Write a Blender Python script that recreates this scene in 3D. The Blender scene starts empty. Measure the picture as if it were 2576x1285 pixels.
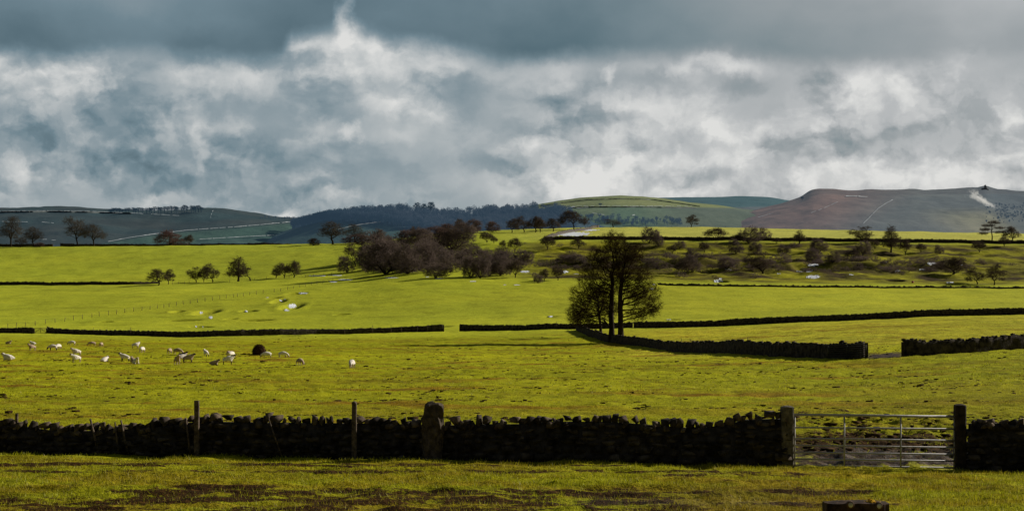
import bpy, bmesh, math, random
import numpy as np
from mathutils import Vector, Matrix

random.seed(7)
RNG = np.random.default_rng(11)
SC = bpy.context.scene
COL = SC.collection

# The camera stands at the world origin looking along +Y; z is measured from eye level.
F = 3578.0      # focal length in survey units (2576 across the view)
CX = 1288.0
HZ = 720.0      # eye level in survey units

# ----------------------------------------------------------------------------- helpers
def sx(px, Y): return (px - CX) * Y / F
def sz(py, Y): return (HZ - py) * Y / F

def tag(o, label=None, cat=None, group=None, kind=None):
    if label: o['label'] = label
    if cat: o['category'] = cat
    if group: o['group'] = group
    if kind: o['kind'] = kind
    return o

def mesh(name, V, Fs, mats=(), mi=None, smooth=False):
    V = np.asarray(V, dtype=np.float32).reshape(-1, 3)
    me = bpy.data.meshes.new(name)
    if isinstance(Fs, np.ndarray):
        m, k = Fs.shape
        me.vertices.add(len(V)); me.vertices.foreach_set('co', V.ravel())
        me.loops.add(m * k); me.loops.foreach_set('vertex_index', Fs.astype(np.int32).ravel())
        me.polygons.add(m)
        me.polygons.foreach_set('loop_start', np.arange(0, m * k, k, dtype=np.int32))
        if mi is not None: me.polygons.foreach_set('material_index', np.asarray(mi, dtype=np.int32))
        me.update(calc_edges=True)
    else:
        me.from_pydata([tuple(map(float, v)) for v in V], [], [tuple(f) for f in Fs])
        if mi is not None: me.polygons.foreach_set('material_index', np.asarray(mi, dtype=np.int32))
        me.update()
    for m_ in mats: me.materials.append(m_)
    if smooth: me.polygons.foreach_set('use_smooth', np.ones(len(me.polygons), dtype=bool))
    return me

def obj(name, me, parent=None):
    o = bpy.data.objects.new(name, me); COL.objects.link(o)
    if parent is not None: o.parent = parent
    return o

def empty(name, loc, rz=0.0, sc=1.0):
    o = bpy.data.objects.new(name, None); COL.objects.link(o)
    o.location = loc; o.rotation_euler = (0, 0, rz)
    o.scale = (sc, sc, sc) if np.isscalar(sc) else sc
    o.empty_display_size = 0.3
    return o

class Soup:
    """collects triangles"""
    def __init__(s): s.V, s.F, s.n = [], [], 0
    def add(s, V, Fa):
        V = np.asarray(V, dtype=np.float64).reshape(-1, 3); Fa = np.asarray(Fa, dtype=np.int64)
        s.V.append(V); s.F.append(Fa + s.n); s.n += len(V)
    def box(s, c, d, R=None, jit=0.0):
        v = np.array([[x, y, z] for x in (-.5, .5) for y in (-.5, .5) for z in (-.5, .5)]) * np.array(d)
        if jit: v += RNG.normal(0, jit, v.shape)
        if R is not None: v = v @ np.asarray(R).T
        q = np.array([[0,1,3,2],[4,6,7,5],[0,4,5,1],[2,3,7,6],[0,2,6,4],[1,5,7,3]])
        t = np.concatenate([q[:, [0,1,2]], q[:, [0,2,3]]])
        s.add(v + np.array(c), t)
    def tube(s, p0, p1, r0, r1=None, k=8, caps=True):
        p0 = np.array(p0, float); p1 = np.array(p1, float); r1 = r0 if r1 is None else r1
        d = p1 - p0; d /= np.linalg.norm(d)
        a = np.array([0, 0, 1.0]) if abs(d[2]) < .9 else np.array([1.0, 0, 0])
        u = np.cross(d, a); u /= np.linalg.norm(u); w = np.cross(d, u)
        th = np.arange(k) * 2 * np.pi / k
        ring = np.cos(th)[:, None] * u + np.sin(th)[:, None] * w
        V = np.concatenate([p0 + ring * r0, p1 + ring * r1, [p0], [p1]])
        i = np.arange(k); j = (i + 1) % k
        f = [np.stack([i, j, j + k], 1), np.stack([i, j + k, i + k], 1)]
        if caps: f += [np.stack([j, i, np.full(k, 2 * k)], 1), np.stack([i + k, j + k, np.full(k, 2 * k + 1)], 1)]
        s.add(V, np.concatenate(f))
    def arrays(s): return np.concatenate(s.V), np.concatenate(s.F)
    def build(s, name, mat, parent=None, smooth=False):
        V, Fa = s.arrays()
        return obj(name, mesh(name, V, Fa, [mat], smooth=smooth), parent)

# ----------------------------------------------------------------------------- numpy noise
_P = np.random.default_rng(5).permutation(256); _P = np.concatenate([_P, _P])
_G = np.random.default_rng(6).normal(size=(256, 2)); _G /= np.linalg.norm(_G, axis=1)[:, None]
def perlin(x, y):
    x = np.asarray(x, float); y = np.asarray(y, float)
    xi = np.floor(x).astype(np.int64); yi = np.floor(y).astype(np.int64)
    xf = x - xi; yf = y - yi
    xi &= 255; yi &= 255
    u = xf * xf * xf * (xf * (xf * 6 - 15) + 10); v = yf * yf * yf * (yf * (yf * 6 - 15) + 10)
    def g(i, j, dx, dy):
        h = _P[_P[(xi + i) & 255] + ((yi + j) & 255)]
        return _G[h, 0] * dx + _G[h, 1] * dy
    a = g(0, 0, xf, yf); b = g(1, 0, xf - 1, yf); c = g(0, 1, xf, yf - 1); d = g(1, 1, xf - 1, yf - 1)
    return (a + u * (b - a)) * (1 - v) + (c + u * (d - c)) * v
def fbm(x, y, o=4, gain=.5):
    s = 0; a = 1.0
    for i in range(o):
        s = s + a * perlin(x * 2 ** i + 17.3 * i, y * 2 ** i - 9.1 * i); a *= gain
    return s
def sstep(a, b, x):
    t = np.clip((x - a) / (b - a), 0, 1); return t * t * (3 - 2 * t)

def pchip(xk, yk, x):
    """monotone cubic, yk may be 2-D (k, n)"""
    xk = np.asarray(xk, float); yk = np.asarray(yk, float)
    if yk.ndim == 1: yk = yk[:, None]
    h = np.diff(xk)[:, None]; d = np.diff(yk, axis=0) / h
    m = np.zeros_like(yk)
    w1 = 2 * h[1:] + h[:-1]; w2 = h[1:] + 2 * h[:-1]
    with np.errstate(divide='ignore', invalid='ignore'):
        mm = (w1 + w2) / (w1 / d[:-1] + w2 / d[1:])
    m[1:-1] = np.where(d[:-1] * d[1:] > 0, mm, 0); m[0] = d[0]; m[-1] = d[-1]
    i = np.clip(np.searchsorted(xk, x) - 1, 0, len(xk) - 2)
    t = ((x - xk[i]) / (xk[i + 1] - xk[i]))[:, None]; hh = h[i]
    t = np.clip(t, 0, 1)
    return ((1 + 2 * t) * (1 - t) ** 2) * yk[i] + t * (1 - t) ** 2 * hh * m[i] + t * t * (3 - 2 * t) * yk[i + 1] + t * t * (t - 1) * hh * m[i + 1]

# ----------------------------------------------------------------------------- terrain height
COLS = [-400, 0, 440, 870, 1100, 1450, 1700, 2130, 2576, 3000]
TAB = {  # distance: apparent height of the ground across the view
 22:  [1290]*10,
 32.5:[1148,1150,1153,1156,1158,1161,1164,1173,1181,1183],
 60:  [1032,1032,1032,1032,1032,1031,1030,1028,1025,1025],
 122: [930, 930, 930, 928, 926, 921, 917, 904, 881, 874],
 150: [911, 911, 911, 910, 909, 904, 898, 869, 856, 850],
 180: [888, 888, 888, 888, 888, 889, 884, 846, 838, 836],
 230: [863, 863, 863, 863, 863, 864, 851, 824, 811, 809],
 300: [840, 841, 846, 842, 839, 829, 823, 804, 788, 786],
 400: [788, 788, 784, 778, 770, 766, 764, 757, 752, 750],
 480: [747, 747, 743, 727, 710, 712, 716, 721, 723, 724],
 600: [716, 716, 711, 688, 655, 645, 644, 645, 648, 648],
 650: [690, 690, 684, 657, 622, 604, 605, 608, 613, 613],
 800: [623, 622, 619, 612, 592, 579, 577, 584, 592, 596],
 850: [630, 629, 626, 617, 589, 574, 572, 580, 588, 592],
}
_st = sorted(TAB)
_zk = [[-2.0] * 10, [-2.25] * 10, [-2.95]*10]; _yk = [0, 6, 15]
for y in _st:
    _yk.append(y); _zk.append([sz(p, y) for p in TAB[y]])
zl = np.array(_zk[-1])
for y, dz in ((920, -3.5), (1050, -18), (1300, -42), (1700, -60), (2600, -64), (14000, -64)):
    _yk.append(y); _zk.append(list(np.maximum(zl + dz, -64) if dz > -60 else np.full(10, float(dz))))
_yk = np.array(_yk, float); _zk = np.array(_zk)
_YG = np.concatenate([np.linspace(0, 60, 241), np.linspace(60.5, 1400, 2200), np.linspace(1410, 14000, 300)])
_A = pchip(_yk, _zk, _YG)                                   # (nY, cols)
_PXG = np.linspace(-400, 3000, 341)
_Z = pchip(COLS, _A.T, _PXG).T                              # (nY, nPX)

HOLES = []   # hollows: x, y, rx, ry, depth
def zbase(x, Y):
    x = np.asarray(x, float); Y = np.asarray(Y, float)
    Yc = np.clip(Y, 0, 13999)
    px = CX + F * x / np.maximum(Yc, 12.0)
    pxc = np.clip(px, -399.9, 2999.9)
    fi = np.interp(Yc, _YG, np.arange(len(_YG))); i = np.clip(fi.astype(int), 0, len(_YG) - 2); t = fi - i
    fj = (pxc + 400) / 10.0; j = np.clip(fj.astype(int), 0, len(_PXG) - 2); s = fj - j
    return (_Z[i, j] * (1 - s) + _Z[i, j + 1] * s) * (1 - t) + (_Z[i + 1, j] * (1 - s) + _Z[i + 1, j + 1] * s) * t

def scarp(x, Y, px):
    yc = 556 + 13 * perlin(x / 60.0, 3.7 + 0 * x) + 5 * perlin(x / 17.0, 9.2 + 0 * x)
    sl = sstep(495, 525, Y) * (1 - sstep(625, 645, Y)) * sstep(1180, 1420, px)
    return yc, sl * sstep(1330, 1480, px) * (1 - sstep(2330, 2520, px)) * (.72 + .45 * perlin(x / 35.0, 5.5 + 0 * x))
def zg(x, Y):
    x = np.asarray(x, float); Y = np.asarray(Y, float)
    z = zbase(x, Y)
    px = CX + F * x / np.maximum(Y, 12.0)
    # broad undulation, stronger with distance, calmed near the walls in front
    a = np.interp(Y, [0, 25, 60, 120, 300, 900, 1500], [.02, .03, .05, .13, .20, .35, 3.0])
    z = z + a * fbm(x / 13.0 + 3, Y / 17.0, 3) * 1.3
    z = z + np.interp(Y, [0, 20, 40, 120, 230, 330, 700], [.03, .06, .12, .16, .15, .07, .0]) * fbm(x / 1.5, Y / 1.5, 3)
    # poached mud around the gate, ruts in front
    mg = np.exp(-((px - 2230) / 290.0) ** 4) * sstep(31.0, 33.5, Y) * (1 - sstep(50, 64, Y))
    z = z + mg * (.22 * fbm(x / .6, Y / .9, 4) + .04)
    fr = sstep(16, 20, Y) * (1 - sstep(30.2, 31.5, Y))
    z = z + fr * (.085 * fbm(x / .9, Y / .5, 4) + .09 * perlin(x / 2.7, Y / 1.1))
    # scrub slope: humps and a broken scarp
    sl = sstep(495, 525, Y) * (1 - sstep(625, 645, Y)) * sstep(1180, 1420, px)
    z = z + sl * (1.5 * fbm(x / 21.0, Y / 13.0 + 5, 3) + .9 * np.abs(fbm(x / 8.0 + 2, Y / 6.0, 3)))
    yc, sh = scarp(x, Y, px)
    sh = sh * np.clip(.75 + .9 * perlin(x / 9.0, Y / 14.0), .2, 1.4)
    z = z + sh * 4.6 * (sstep(yc - 3.5, yc + 3.5, Y) - sstep(yc + 4, yc + 62, Y) * .85 - sstep(yc - 40, yc - 6, Y) * .22 - .08)
    z = np.array(z, dtype=float); sh_ = z.shape; zf = z.reshape(-1); xf = np.broadcast_to(x, sh_).reshape(-1); yf = np.broadcast_to(Y, sh_).reshape(-1)
    for (hx, hy, rx, ry, dp) in HOLES:
        k = np.nonzero((np.abs(xf - hx) < 3.4 * rx) & (np.abs(yf - hy) < 3.4 * ry))[0]
        if not len(k): continue
        r2 = ((xf[k] - hx) / rx) ** 2 + ((yf[k] - hy) / ry) ** 2
        zf[k] += -dp * np.exp(-r2 ** 1.7) + dp * .06 * np.exp(-(np.sqrt(r2) - 1.9) ** 2 * 3)
    z = zf.reshape(sh_)
    return z

_YS = np.concatenate([np.arange(3, 70, .1), np.arange(70, 340, .35), np.arange(340, 960, .8)])
def G(px, py, ymin=4.0, ymax=955.0):
    """the point of the ground seen in direction (px, py): nearest sight-line hit, else the crest in that direction"""
    Ys = _YS[(_YS >= ymin) & (_YS <= ymax)]
    x = sx(px, Ys); z = zg(x, Ys)
    p = HZ - F * z / Ys
    k = np.nonzero(p <= py)[0]
    i = k[0] if len(k) else int(np.argmin(p))
    return Vector((float(x[i]), float(Ys[i]), float(z[i])))
def GP(px, Y):
    x = sx(px, Y); return Vector((x, Y, float(zg(x, Y))))

for (px, py, w, h, d) in [(520, 786, 34, 13, 1.6), (735, 771, 30, 16, 1.8), (700, 760, 20, 9, 1.3), (625, 782, 26, 6, 1.2), (745, 738, 32, 5, 1.2), (640, 806, 62, 5, .9),
                          (505, 823, 36, 4, 1.0), (445, 784, 20, 5, 1.2), (265, 810, 24, 4, .5), (860, 791, 26, 3, .6), (690, 750, 22, 4, .8), (580, 803, 18, 4, .7),
                          (1090, 854, 60, 4, .7), (1290, 855, 55, 4, .7), (1000, 868, 50, 4, .6), (1385, 797, 22, 2.5, .6), (2250, 707, 30, 5, 1.5), (2390, 713, 40, 5, 1.6),
                          (1810, 708, 26, 6, 1.5), (720, 846, 40, 3, .6), (1690, 804, 30, 3, .5), (1100, 822, 45, 4, .6), (460, 806, 60, 4, .6)]:
    c = G(px, py); a = G(px, py + h * .5); b = G(px, py - h * .5)
    HOLES.append((c.x, c.y, max(.8, w * c.y / F * .62), max(1.2, abs(b.y - a.y) * .36), d * 1.9))

# ----------------------------------------------------------------------------- materials
def nmat(name):
    m = bpy.data.materials.new(name); m.use_nodes = True
    nt = m.node_tree; nt.nodes.clear()
    out = nt.nodes.new('ShaderNodeOutputMaterial')
    return m, nt, out
def N(nt, t, **kw):
    n = nt.nodes.new(t)
    for k, v in kw.items(): setattr(n, k, v)
    return n
def noise(nt, vec, scale, detail=4, rough=.55, dist=0.0):
    n = N(nt, 'ShaderNodeTexNoise'); n.inputs['Scale'].default_value = scale; n.inputs['Detail'].default_value = detail
    n.inputs['Roughness'].default_value = rough; n.inputs['Distortion'].default_value = dist
    if vec is not None: nt.links.new(vec, n.inputs['Vector'])
    return n
def ramp(nt, fac, stops, interp='LINEAR'):
    r = N(nt, 'ShaderNodeValToRGB'); e = r.color_ramp.elements; r.color_ramp.interpolation = interp
    while len(e) < len(stops): e.new(.5)
    for i, (p, c) in enumerate(stops):
        e[i].position = p; e[i].color = (*c, 1) if len(c) == 3 else c
    nt.links.new(fac, r.inputs['Fac']); return r
def mix(nt, fac, a, b, mode='MIX'):
    m = N(nt, 'ShaderNodeMix', data_type='RGBA', blend_type=mode)
    for s, v in ((0, fac), (6, a), (7, b)):
        if hasattr(v, 'is_output'): nt.links.new(v, m.inputs[s])
        elif s == 0: m.inputs[s].default_value = v
        else: m.inputs[s].default_value = (*v, 1)
    return m.outputs[2]
def math_(nt, op, a, b=None, c=None):
    m = N(nt, 'ShaderNodeMath', operation=op)
    for i, v in enumerate((a, b, c)):
        if v is None: continue
        if hasattr(v, 'is_output'): nt.links.new(v, m.inputs[i])
        else: m.inputs[i].default_value = v
    return m.outputs[0]
def bsdf(nt, out, col, rough=.9, spec=.2, metal=0.0, bump=None, bstr=.4, bdist=.05):
    p = N(nt, 'ShaderNodeBsdfPrincipled')
    for k, v in (('Base Color', col), ('Roughness', rough), ('Metallic', metal), ('Specular IOR Level', spec)):
        if hasattr(v, 'is_output'): nt.links.new(v, p.inputs[k])
        elif k == 'Base Color': p.inputs[k].default_value = (*v, 1)
        else: p.inputs[k].default_value = v
    if bump is not None:
        b = N(nt, 'ShaderNodeBump'); b.inputs['Strength'].default_value = bstr; b.inputs['Distance'].default_value = bdist
        nt.links.new(bump, b.inputs['Height']); nt.links.new(b.outputs[0], p.inputs['Normal'])
    if out is not None: nt.links.new(p.outputs[0], out.inputs[0])
    return p

def simple_mat(name, c1, c2, scale=3, rough=.85, spec=.2, bstr=.4, bdist=.03, metal=0.0, detail=5, island=False):
    m, nt, out = nmat(name)
    g = N(nt, 'ShaderNodeNewGeometry')
    n = noise(nt, g.outputs['Position'], scale, detail, .6)
    r = ramp(nt, n.outputs['Fac'], [(.35, c1), (.65, c2)])
    c = r.outputs[0]
    if island:
        ri = ramp(nt, g.outputs['Random Per Island'], [(0, (.45, .45, .47)), (.5, (.95, .92, .88)), (.85, (1.4, 1.3, 1.2)), (1, (1.9, 1.8, 1.65))]); c = mix(nt, 1.0, c, ri.outputs[0], 'MULTIPLY')
    bsdf(nt, out, c, rough, spec, metal, n.outputs['Fac'], bstr, bdist)
    return m

def ground_mat():
    m, nt, out = nmat('pasture')
    g = N(nt, 'ShaderNodeNewGeometry'); P = g.outputs['Position']
    a = N(nt, 'ShaderNodeAttribute', attribute_name='tint')
    w = N(nt, 'ShaderNodeAttribute', attribute_name='wear')     # r = mud, g = wet, b = detail scale
    sw = N(nt, 'ShaderNodeSeparateColor'); nt.links.new(w.outputs['Color'], sw.inputs[0])
    n1 = noise(nt, P, .11, 5, .6); n2 = noise(nt, P, 1.1, 5, .65); n3 = noise(nt, P, 9.0, 4, .7); n5 = noise(nt, P, .38, 6, .7); n4 = noise(nt, P, .022, 3, .5)
    c = mix(nt, .75, a.outputs['Color'], ramp(nt, n1.outputs['Fac'], [(.28, (.66, .66, .6)), (.5, (1, 1, 1)), (.75, (1.18, 1.12, 1.0))]).outputs[0], 'MULTIPLY')
    c = mix(nt, .8, c, ramp(nt, n2.outputs['Fac'], [(.25, (.62, .60, .58)), (.5, (1, 1, 1)), (.78, (1.22, 1.16, 1.05))]).outputs[0], 'MULTIPLY')
    c = mix(nt, .7, c, ramp(nt, n3.outputs['Fac'], [(.3, (.55, .52, .5)), (.52, (1, 1, 1)), (.75, (1.35, 1.3, 1.2))]).outputs[0], 'MULTIPLY')
    c = mix(nt, .6, c, ramp(nt, n4.outputs['Fac'], [(.3, (.82, .86, .8)), (.7, (1.12, 1.08, 1.0))]).outputs[0], 'MULTIPLY')
    c = mix(nt, math_(nt, 'MULTIPLY', sw.outputs[2], .9), c, ramp(nt, n5.outputs['Fac'], [(.30, (.50, .40, .30)), (.48, (1, .98, .95)), (.70, (1.25, 1.2, 1.1))]).outputs[0], 'MULTIPLY')
    # brown worn specks and mud
    ms = math_(nt, 'ADD', sw.outputs[0], math_(nt, 'MULTIPLY', math_(nt, 'SUBTRACT', n2.outputs['Fac'], .5), 1.5))
    ms = math_(nt, 'ADD', ms, math_(nt, 'MULTIPLY', math_(nt, 'SUBTRACT', n3.outputs['Fac'], .5), 1.1))
    mk = ramp(nt, ms, [(.34, (0, 0, 0)), (.50, (1, 1, 1))])
    mud = ramp(nt, n3.outputs['Fac'], [(.3, (.010, .005, .002)), (.55, (.044, .022, .006)), (.75, (.17, .088, .020))])
    c = mix(nt, mk.outputs[0], c, mud.outputs[0])
    rough = math_(nt, 'SUBTRACT', .94, math_(nt, 'MULTIPLY', sw.outputs[1], .34))
    h = math_(nt, 'ADD', math_(nt, 'MULTIPLY', n2.outputs['Fac'], 1.0), math_(nt, 'MULTIPLY', n3.outputs['Fac'], .35))
    p_ = bsdf(nt, out, c, rough, .05, 0, h, .9, .20); nt.links.new(math_(nt, 'ADD', .04, math_(nt, 'MULTIPLY', sw.outputs[1], .14)), p_.inputs['Specular IOR Level'])
    return m

M = {}
M['ground'] = ground_mat()
M['stone'] = simple_mat('dark_gritstone', (.014, .012, .010), (.080, .068, .056), 5, .95, .1, .6, .03, island=True)
M['cope'] = simple_mat('sunlit_cope', (.024, .020, .016), (.13, .105, .082), 6, .95, .05, .8, .03, island=True)  # lighter than the face stone: sun on the wall top put into the colour
M['wallfar'] = simple_mat('far_wall_stone', (.014, .011, .009), (.085, .068, .052), 2.2, .95, .1, .8, .12)
M['wallpale'] = simple_mat('pale_wall_stone', (.05, .045, .04), (.15, .13, .112), 1.2, .95, .1, .8, .1)
M['gatepost'] = simple_mat('gritstone_post', (.055, .048, .036), (.19, .165, .125), 9, .9, .15, .8, .03)
M['stump_stone'] = simple_mat('rugged_stone_post', (.030, .022, .016), (.13, .10, .075), 7, .92, .15, .9, .04)
M['wood'] = simple_mat('grey_timber', (.05, .035, .025), (.17, .125, .09), 12, .85, .2, .6, .02)
M['darkwood'] = simple_mat('dark_timber', (.012, .009, .007), (.05, .036, .026), 8, .9, .15, .6, .03)
M['galv'] = simple_mat('galvanised_steel', (.30, .285, .28), (.46, .44, .43), 14, .62, .3, .1, .005, .15)
M['darkmetal'] = simple_mat('dark_metal', (.02, .02, .02), (.06, .055, .05), 10, .5, .4, .2, .01, .4)
M['bark'] = simple_mat('bark', (.012, .009, .006), (.045, .032, .021), 6, .95, .1, .8, .04)
M['snow'] = simple_mat('snow', (.62, .66, .72), (.78, .81, .86), .8, .7, .3, .3, .1)
M['snowfar'] = simple_mat('distant_snow', (.42, .47, .52), (.60, .64, .68), .05, .8, .1, .2, .3)
M['rust'] = simple_mat('rusted', (.06, .03, .02), (.16, .09, .05), 20, .8, .3, .3, .01)
M['pale_bolt'] = simple_mat('pale_bolt_metal', (.35, .32, .26), (.62, .58, .48), 60, .45, .5, .2, .003)
M['lichen'] = simple_mat('yellow_lichen', (.30, .15, .008), (.62, .36, .015), 60, .9, .1, .5, .01)
M['hay'] = simple_mat('old_hay', (.022, .010, .005), (.085, .040, .018), 9, .95, .1, 1.0, .08)
M['redtub'] = simple_mat('red_plastic', (.35, .02, .015), (.42, .03, .02), 4, .5, .4)
M['wool'] = simple_mat('cream_wool', (.72, .63, .53), (.90, .84, .75), 9, .95, .1, .9, .05)
M['woolbrown'] = simple_mat('soiled_wool', (.33, .23, .16), (.55, .42, .31), 9, .95, .1, .9, .05)
M['woolblack'] = simple_mat('black_wool', (.014, .010, .008), (.04, .028, .02), 9, .95, .1, .9, .05)
M['palefaces'] = simple_mat('pale_face', (.36, .26, .20), (.52, .40, .32), 14, .9, .1)
M['darkface'] = simple_mat('dark_face', (.02, .015, .012), (.05, .035, .028), 14, .9, .1)

def twig_mat(name, c1, c2, scale=.5, transl=.25, haze=None):
    m, nt, out = nmat(name)
    g = N(nt, 'ShaderNodeNewGeometry')
    n = noise(nt, g.outputs['Position'], scale, 3, .6)
    r = ramp(nt, n.outputs['Fac'], [(.35, c1), (.65, c2)])
    d = N(nt, 'ShaderNodeBsdfDiffuse'); t = N(nt, 'ShaderNodeBsdfTranslucent'); mx = N(nt, 'ShaderNodeMixShader')
    nt.links.new(r.outputs[0], d.inputs[0]); nt.links.new(r.outputs[0], t.inputs[0])
    mx.inputs[0].default_value = transl
    nt.links.new(d.outputs[0], mx.inputs[1]); nt.links.new(t.outputs[0], mx.inputs[2])
    if haze:  # emission adds distance haze over the twig colour
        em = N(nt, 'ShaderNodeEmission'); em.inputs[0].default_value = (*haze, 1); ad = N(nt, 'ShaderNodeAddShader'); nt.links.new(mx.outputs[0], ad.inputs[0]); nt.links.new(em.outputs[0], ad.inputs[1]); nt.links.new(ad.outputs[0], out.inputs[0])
    else: nt.links.new(mx.outputs[0], out.inputs[0])
    return m
M['twig_big'] = twig_mat('beech_twigs', (.022, .016, .009), (.066, .043, .020), .35, .10)
M['twig_dark'] = twig_mat('thorn_twigs', (.055, .042, .034), (.125, .092, .068), .25)
M['twig_mauve'] = twig_mat('mauve_scrub_twigs', (.105, .080, .070), (.205, .155, .135), .12, .35)
M['twig_red'] = twig_mat('russet_scrub_twigs', (.095, .062, .055), (.175, .118, .102), .2, .35)
M['twig_pink'] = twig_mat('pinkish_twigs', (.14, .080, .075), (.22, .135, .125), .2)
M['twig_ridge'] = twig_mat('ridge_tree_twigs', (.070, .058, .046), (.125, .100, .078), .12)
M['twig_blue'] = twig_mat('distant_wood_twigs', (.040, .062, .085), (.075, .105, .135), .03, .25, (.012, .024, .036))  # blue haze also held in the base colours
M['wood_far'] = twig_mat('distant_wood', (.022, .048, .075), (.10, .112, .140), .006, .25, (.020, .038, .058))  # distance haze mixed into base and emission
M['grassblade'] = None

# ----------------------------------------------------------------------------- ground sheet
def tint_wear(x, Y, z):
    px = CX + F * x / np.maximum(Y, 12.0); py = HZ - F * z / np.maximum(Y, 3.0)
    def C(*v): return np.array(v)[None, :]
    near = C(.305, .315, .011); sheep = C(.330, .352, .009); mid = C(.388, .430, .030); far = C(.372, .425, .038); ridge = C(.50, .51, .115)  # darker near, brighter mid: cloud shade worked into the grass tint
    t1 = sstep(34, 110, Y)[:, None]; t2 = sstep(235, 320, Y)[:, None]; t3 = sstep(480, 800, Y)[:, None]
    c = near * (1 - t1) + sheep * t1
    c = c * (1 - t2) + mid * t2; c = c * (1 - t3) + far * t3
    # bright close-cropped field along the skyline, paler to the east
    rg = (sstep(640, 668, Y) * sstep(1150, 1600, px))[:, None]; c = c * (1 - rg) + ridge * rg
    # the enclosed field between the two walls, slightly straw-coloured
    e = (sstep(1500, 1650, px) * sstep(128, 165, Y) * (1 - sstep(285, 300, Y)))[:, None]
    c = c * (1 - e) + C(.43, .43, .028) * e
    fm = (sstep(303, 312, Y) * (1 - sstep(470, 482, Y)) * sstep(1000, 1800, px))[:, None]
    c = c * (1 - fm) + C(.415, .440, .030) * fm
    # rough brown scrub slope; lit grass and bush shade mixed into the colour
    sl = (sstep(488, 505, Y) * (1 - sstep(636, 650, Y)) * sstep(1180, 1420, px))
    k = np.clip(.52 + 1.2 * fbm(x / 16.0, Y / 10.0 + 2, 4), 0, 1)[:, None]
    c = c * (1 - sl[:, None]) + (C(.315, .315, .020) * k + C(.050, .037, .018) * (1 - k)) * sl[:, None]
    yc, sh = scarp(x, Y, px)
    ds = np.clip(sh * 1.5, 0, 1) * np.exp(-((Y - yc - 1) / 11.0) ** 2) * np.clip(.55 + 1.1 * fbm(x / 7.0, Y / 5.0, 4), 0, 1)
    c = c * (1 - ds[:, None] * .75) + C(.050, .038, .022) * ds[:, None] * .75  # shade of the scarp face painted dark brown
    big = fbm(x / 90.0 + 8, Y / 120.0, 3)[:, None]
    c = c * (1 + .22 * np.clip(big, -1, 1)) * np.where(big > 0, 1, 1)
    # tussocky brown drifts across the sheep field
    br = fbm(x / 11.0 + 4, Y / 5.0 + 1, 4)
    bm = sstep(.10, .50, br) * sstep(36, 60, Y) * (1 - sstep(225, 300, Y)) * (1 - sstep(1900, 2500, px) * .6)
    c = c * (1 - bm[:, None] * .72) + C(.21, .095, .010) * bm[:, None] * .72
    st = sstep(.0, .5, fbm(x / 40.0, Y / 9.0 + 7, 3)) * (1 - sstep(240, 330, Y)) * sstep(34, 60, Y)
    c = c * (1 - st[:, None] * .5) + C(.25, .205, .012) * st[:, None] * .5
    # hollows: shade of the dips darkened into the tint
    ho = np.zeros_like(x)
    for (hx, hy, rx, ry, dp) in HOLES:
        if hy < 2000: ho = np.maximum(ho, np.exp(-((x - hx) / rx) ** 2 - ((Y - hy) / ry) ** 2) * min(1, dp / 1.2))
    ho = np.clip(ho * 1.4, 0, 1) * np.clip(.7 + .6 * fbm(x / 2.0, Y / 3.0, 3), 0, 1)
    c = c * (1 - ho[:, None]) + C(.050, .036, .008) * ho[:, None]
    # foreground: browner sward below and toward the gate
    fb = sstep(30, 26, Y) if False else (1 - sstep(24, 31, Y))
    gx = sstep(1500, 1800, px) * (1 - sstep(2080, 2300, px))
    c = c * (1 - (fb * gx * .6)[:, None]) + C(.17, .105, .018) * (fb * gx * .6)[:, None]
    fb2 = (1 - sstep(31, 33, Y)) * sstep(-.1, .5, fbm(x / 5.0, Y / 1.3, 4) + .15)
    c = c * (1 - fb2[:, None] * .6) + C(.27, .185, .014) * fb2[:, None] * .6
    # mud
    def band(y0, w, x0, x1, amp): return amp * np.exp(-((py - y0) / w) ** 2) * sstep(x0 - 120, x0, px) * (1 - sstep(x1, x1 + 200, px))
    nz = fbm(x / 2.2, Y / .5, 3)
    fr = (Y < 31.6)
    mud = np.zeros_like(x)
    for b in ((1167, 7, -300, 1550, .62), (1185, 6, -300, 1750, .58), (1186, 7, 900, 1300, .25), (1192, 9, 1700, 2000, .55), (1206, 5, 1700, 1980, .3),
              (1222, 7, 200, 700, .5), (1238, 13, 300, 2100, .60), (1258, 18, -300, 1650, .66), (1250, 10, 2150, 2450, .15), (1284, 14, -300, 1700, .55), (1268, 10, 1650, 2200, .5)):
        mud = np.maximum(mud, band(*b) * np.clip(.85 + .9 * nz, 0, 1.7))
    mud = mud * fr * 1.15
    mud = np.maximum(mud, fr * sstep(.42, .8, fbm(x / 3.0 + 9, Y / .8, 4)) * .45)
    mg = np.exp(-((px - 2215) / 260.0) ** 4) * sstep(32.0, 33.0, Y) * (1 - sstep(38, 52, Y))
    mud = np.maximum(mud, mg * np.clip(.75 + .55 * fbm(x / .9, Y / 1.3, 3), .2, 1))
    mg3 = np.exp(-((px - 2250) / 420.0) ** 4) * sstep(36.0, 42.0, Y) * (1 - sstep(60, 75, Y)) * (.22 + .2 * fbm(x / 2.5, Y / 2.5, 3))
    mud = np.maximum(mud, mg3)
    mg2 = np.exp(-((px - 2225) / 52.0) ** 4) * sstep(119, 122.5, Y) * (1 - sstep(127, 134, Y))
    mud = np.maximum(mud, mg2 * .75)
    # scattered clods in the sheep field
    cl = sstep(.34, .62, fbm(x / 2.6 + 31, Y / 1.7, 4)) * sstep(34, 50, Y) * (1 - sstep(215, 290, Y))
    mud = np.maximum(mud, cl * .42)
    mud = np.maximum(mud, bm * .18)
    dk = np.exp(-((py - 913) / 7.0) ** 2) * sstep(1600, 1680, px) * (1 - sstep(1800, 1860, px)) * sstep(.0, .3, fbm(x / 1.6, Y / 1.2, 2)) * (Y < 200) * (Y > 100)
    mud = np.maximum(mud, dk * .6)
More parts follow.
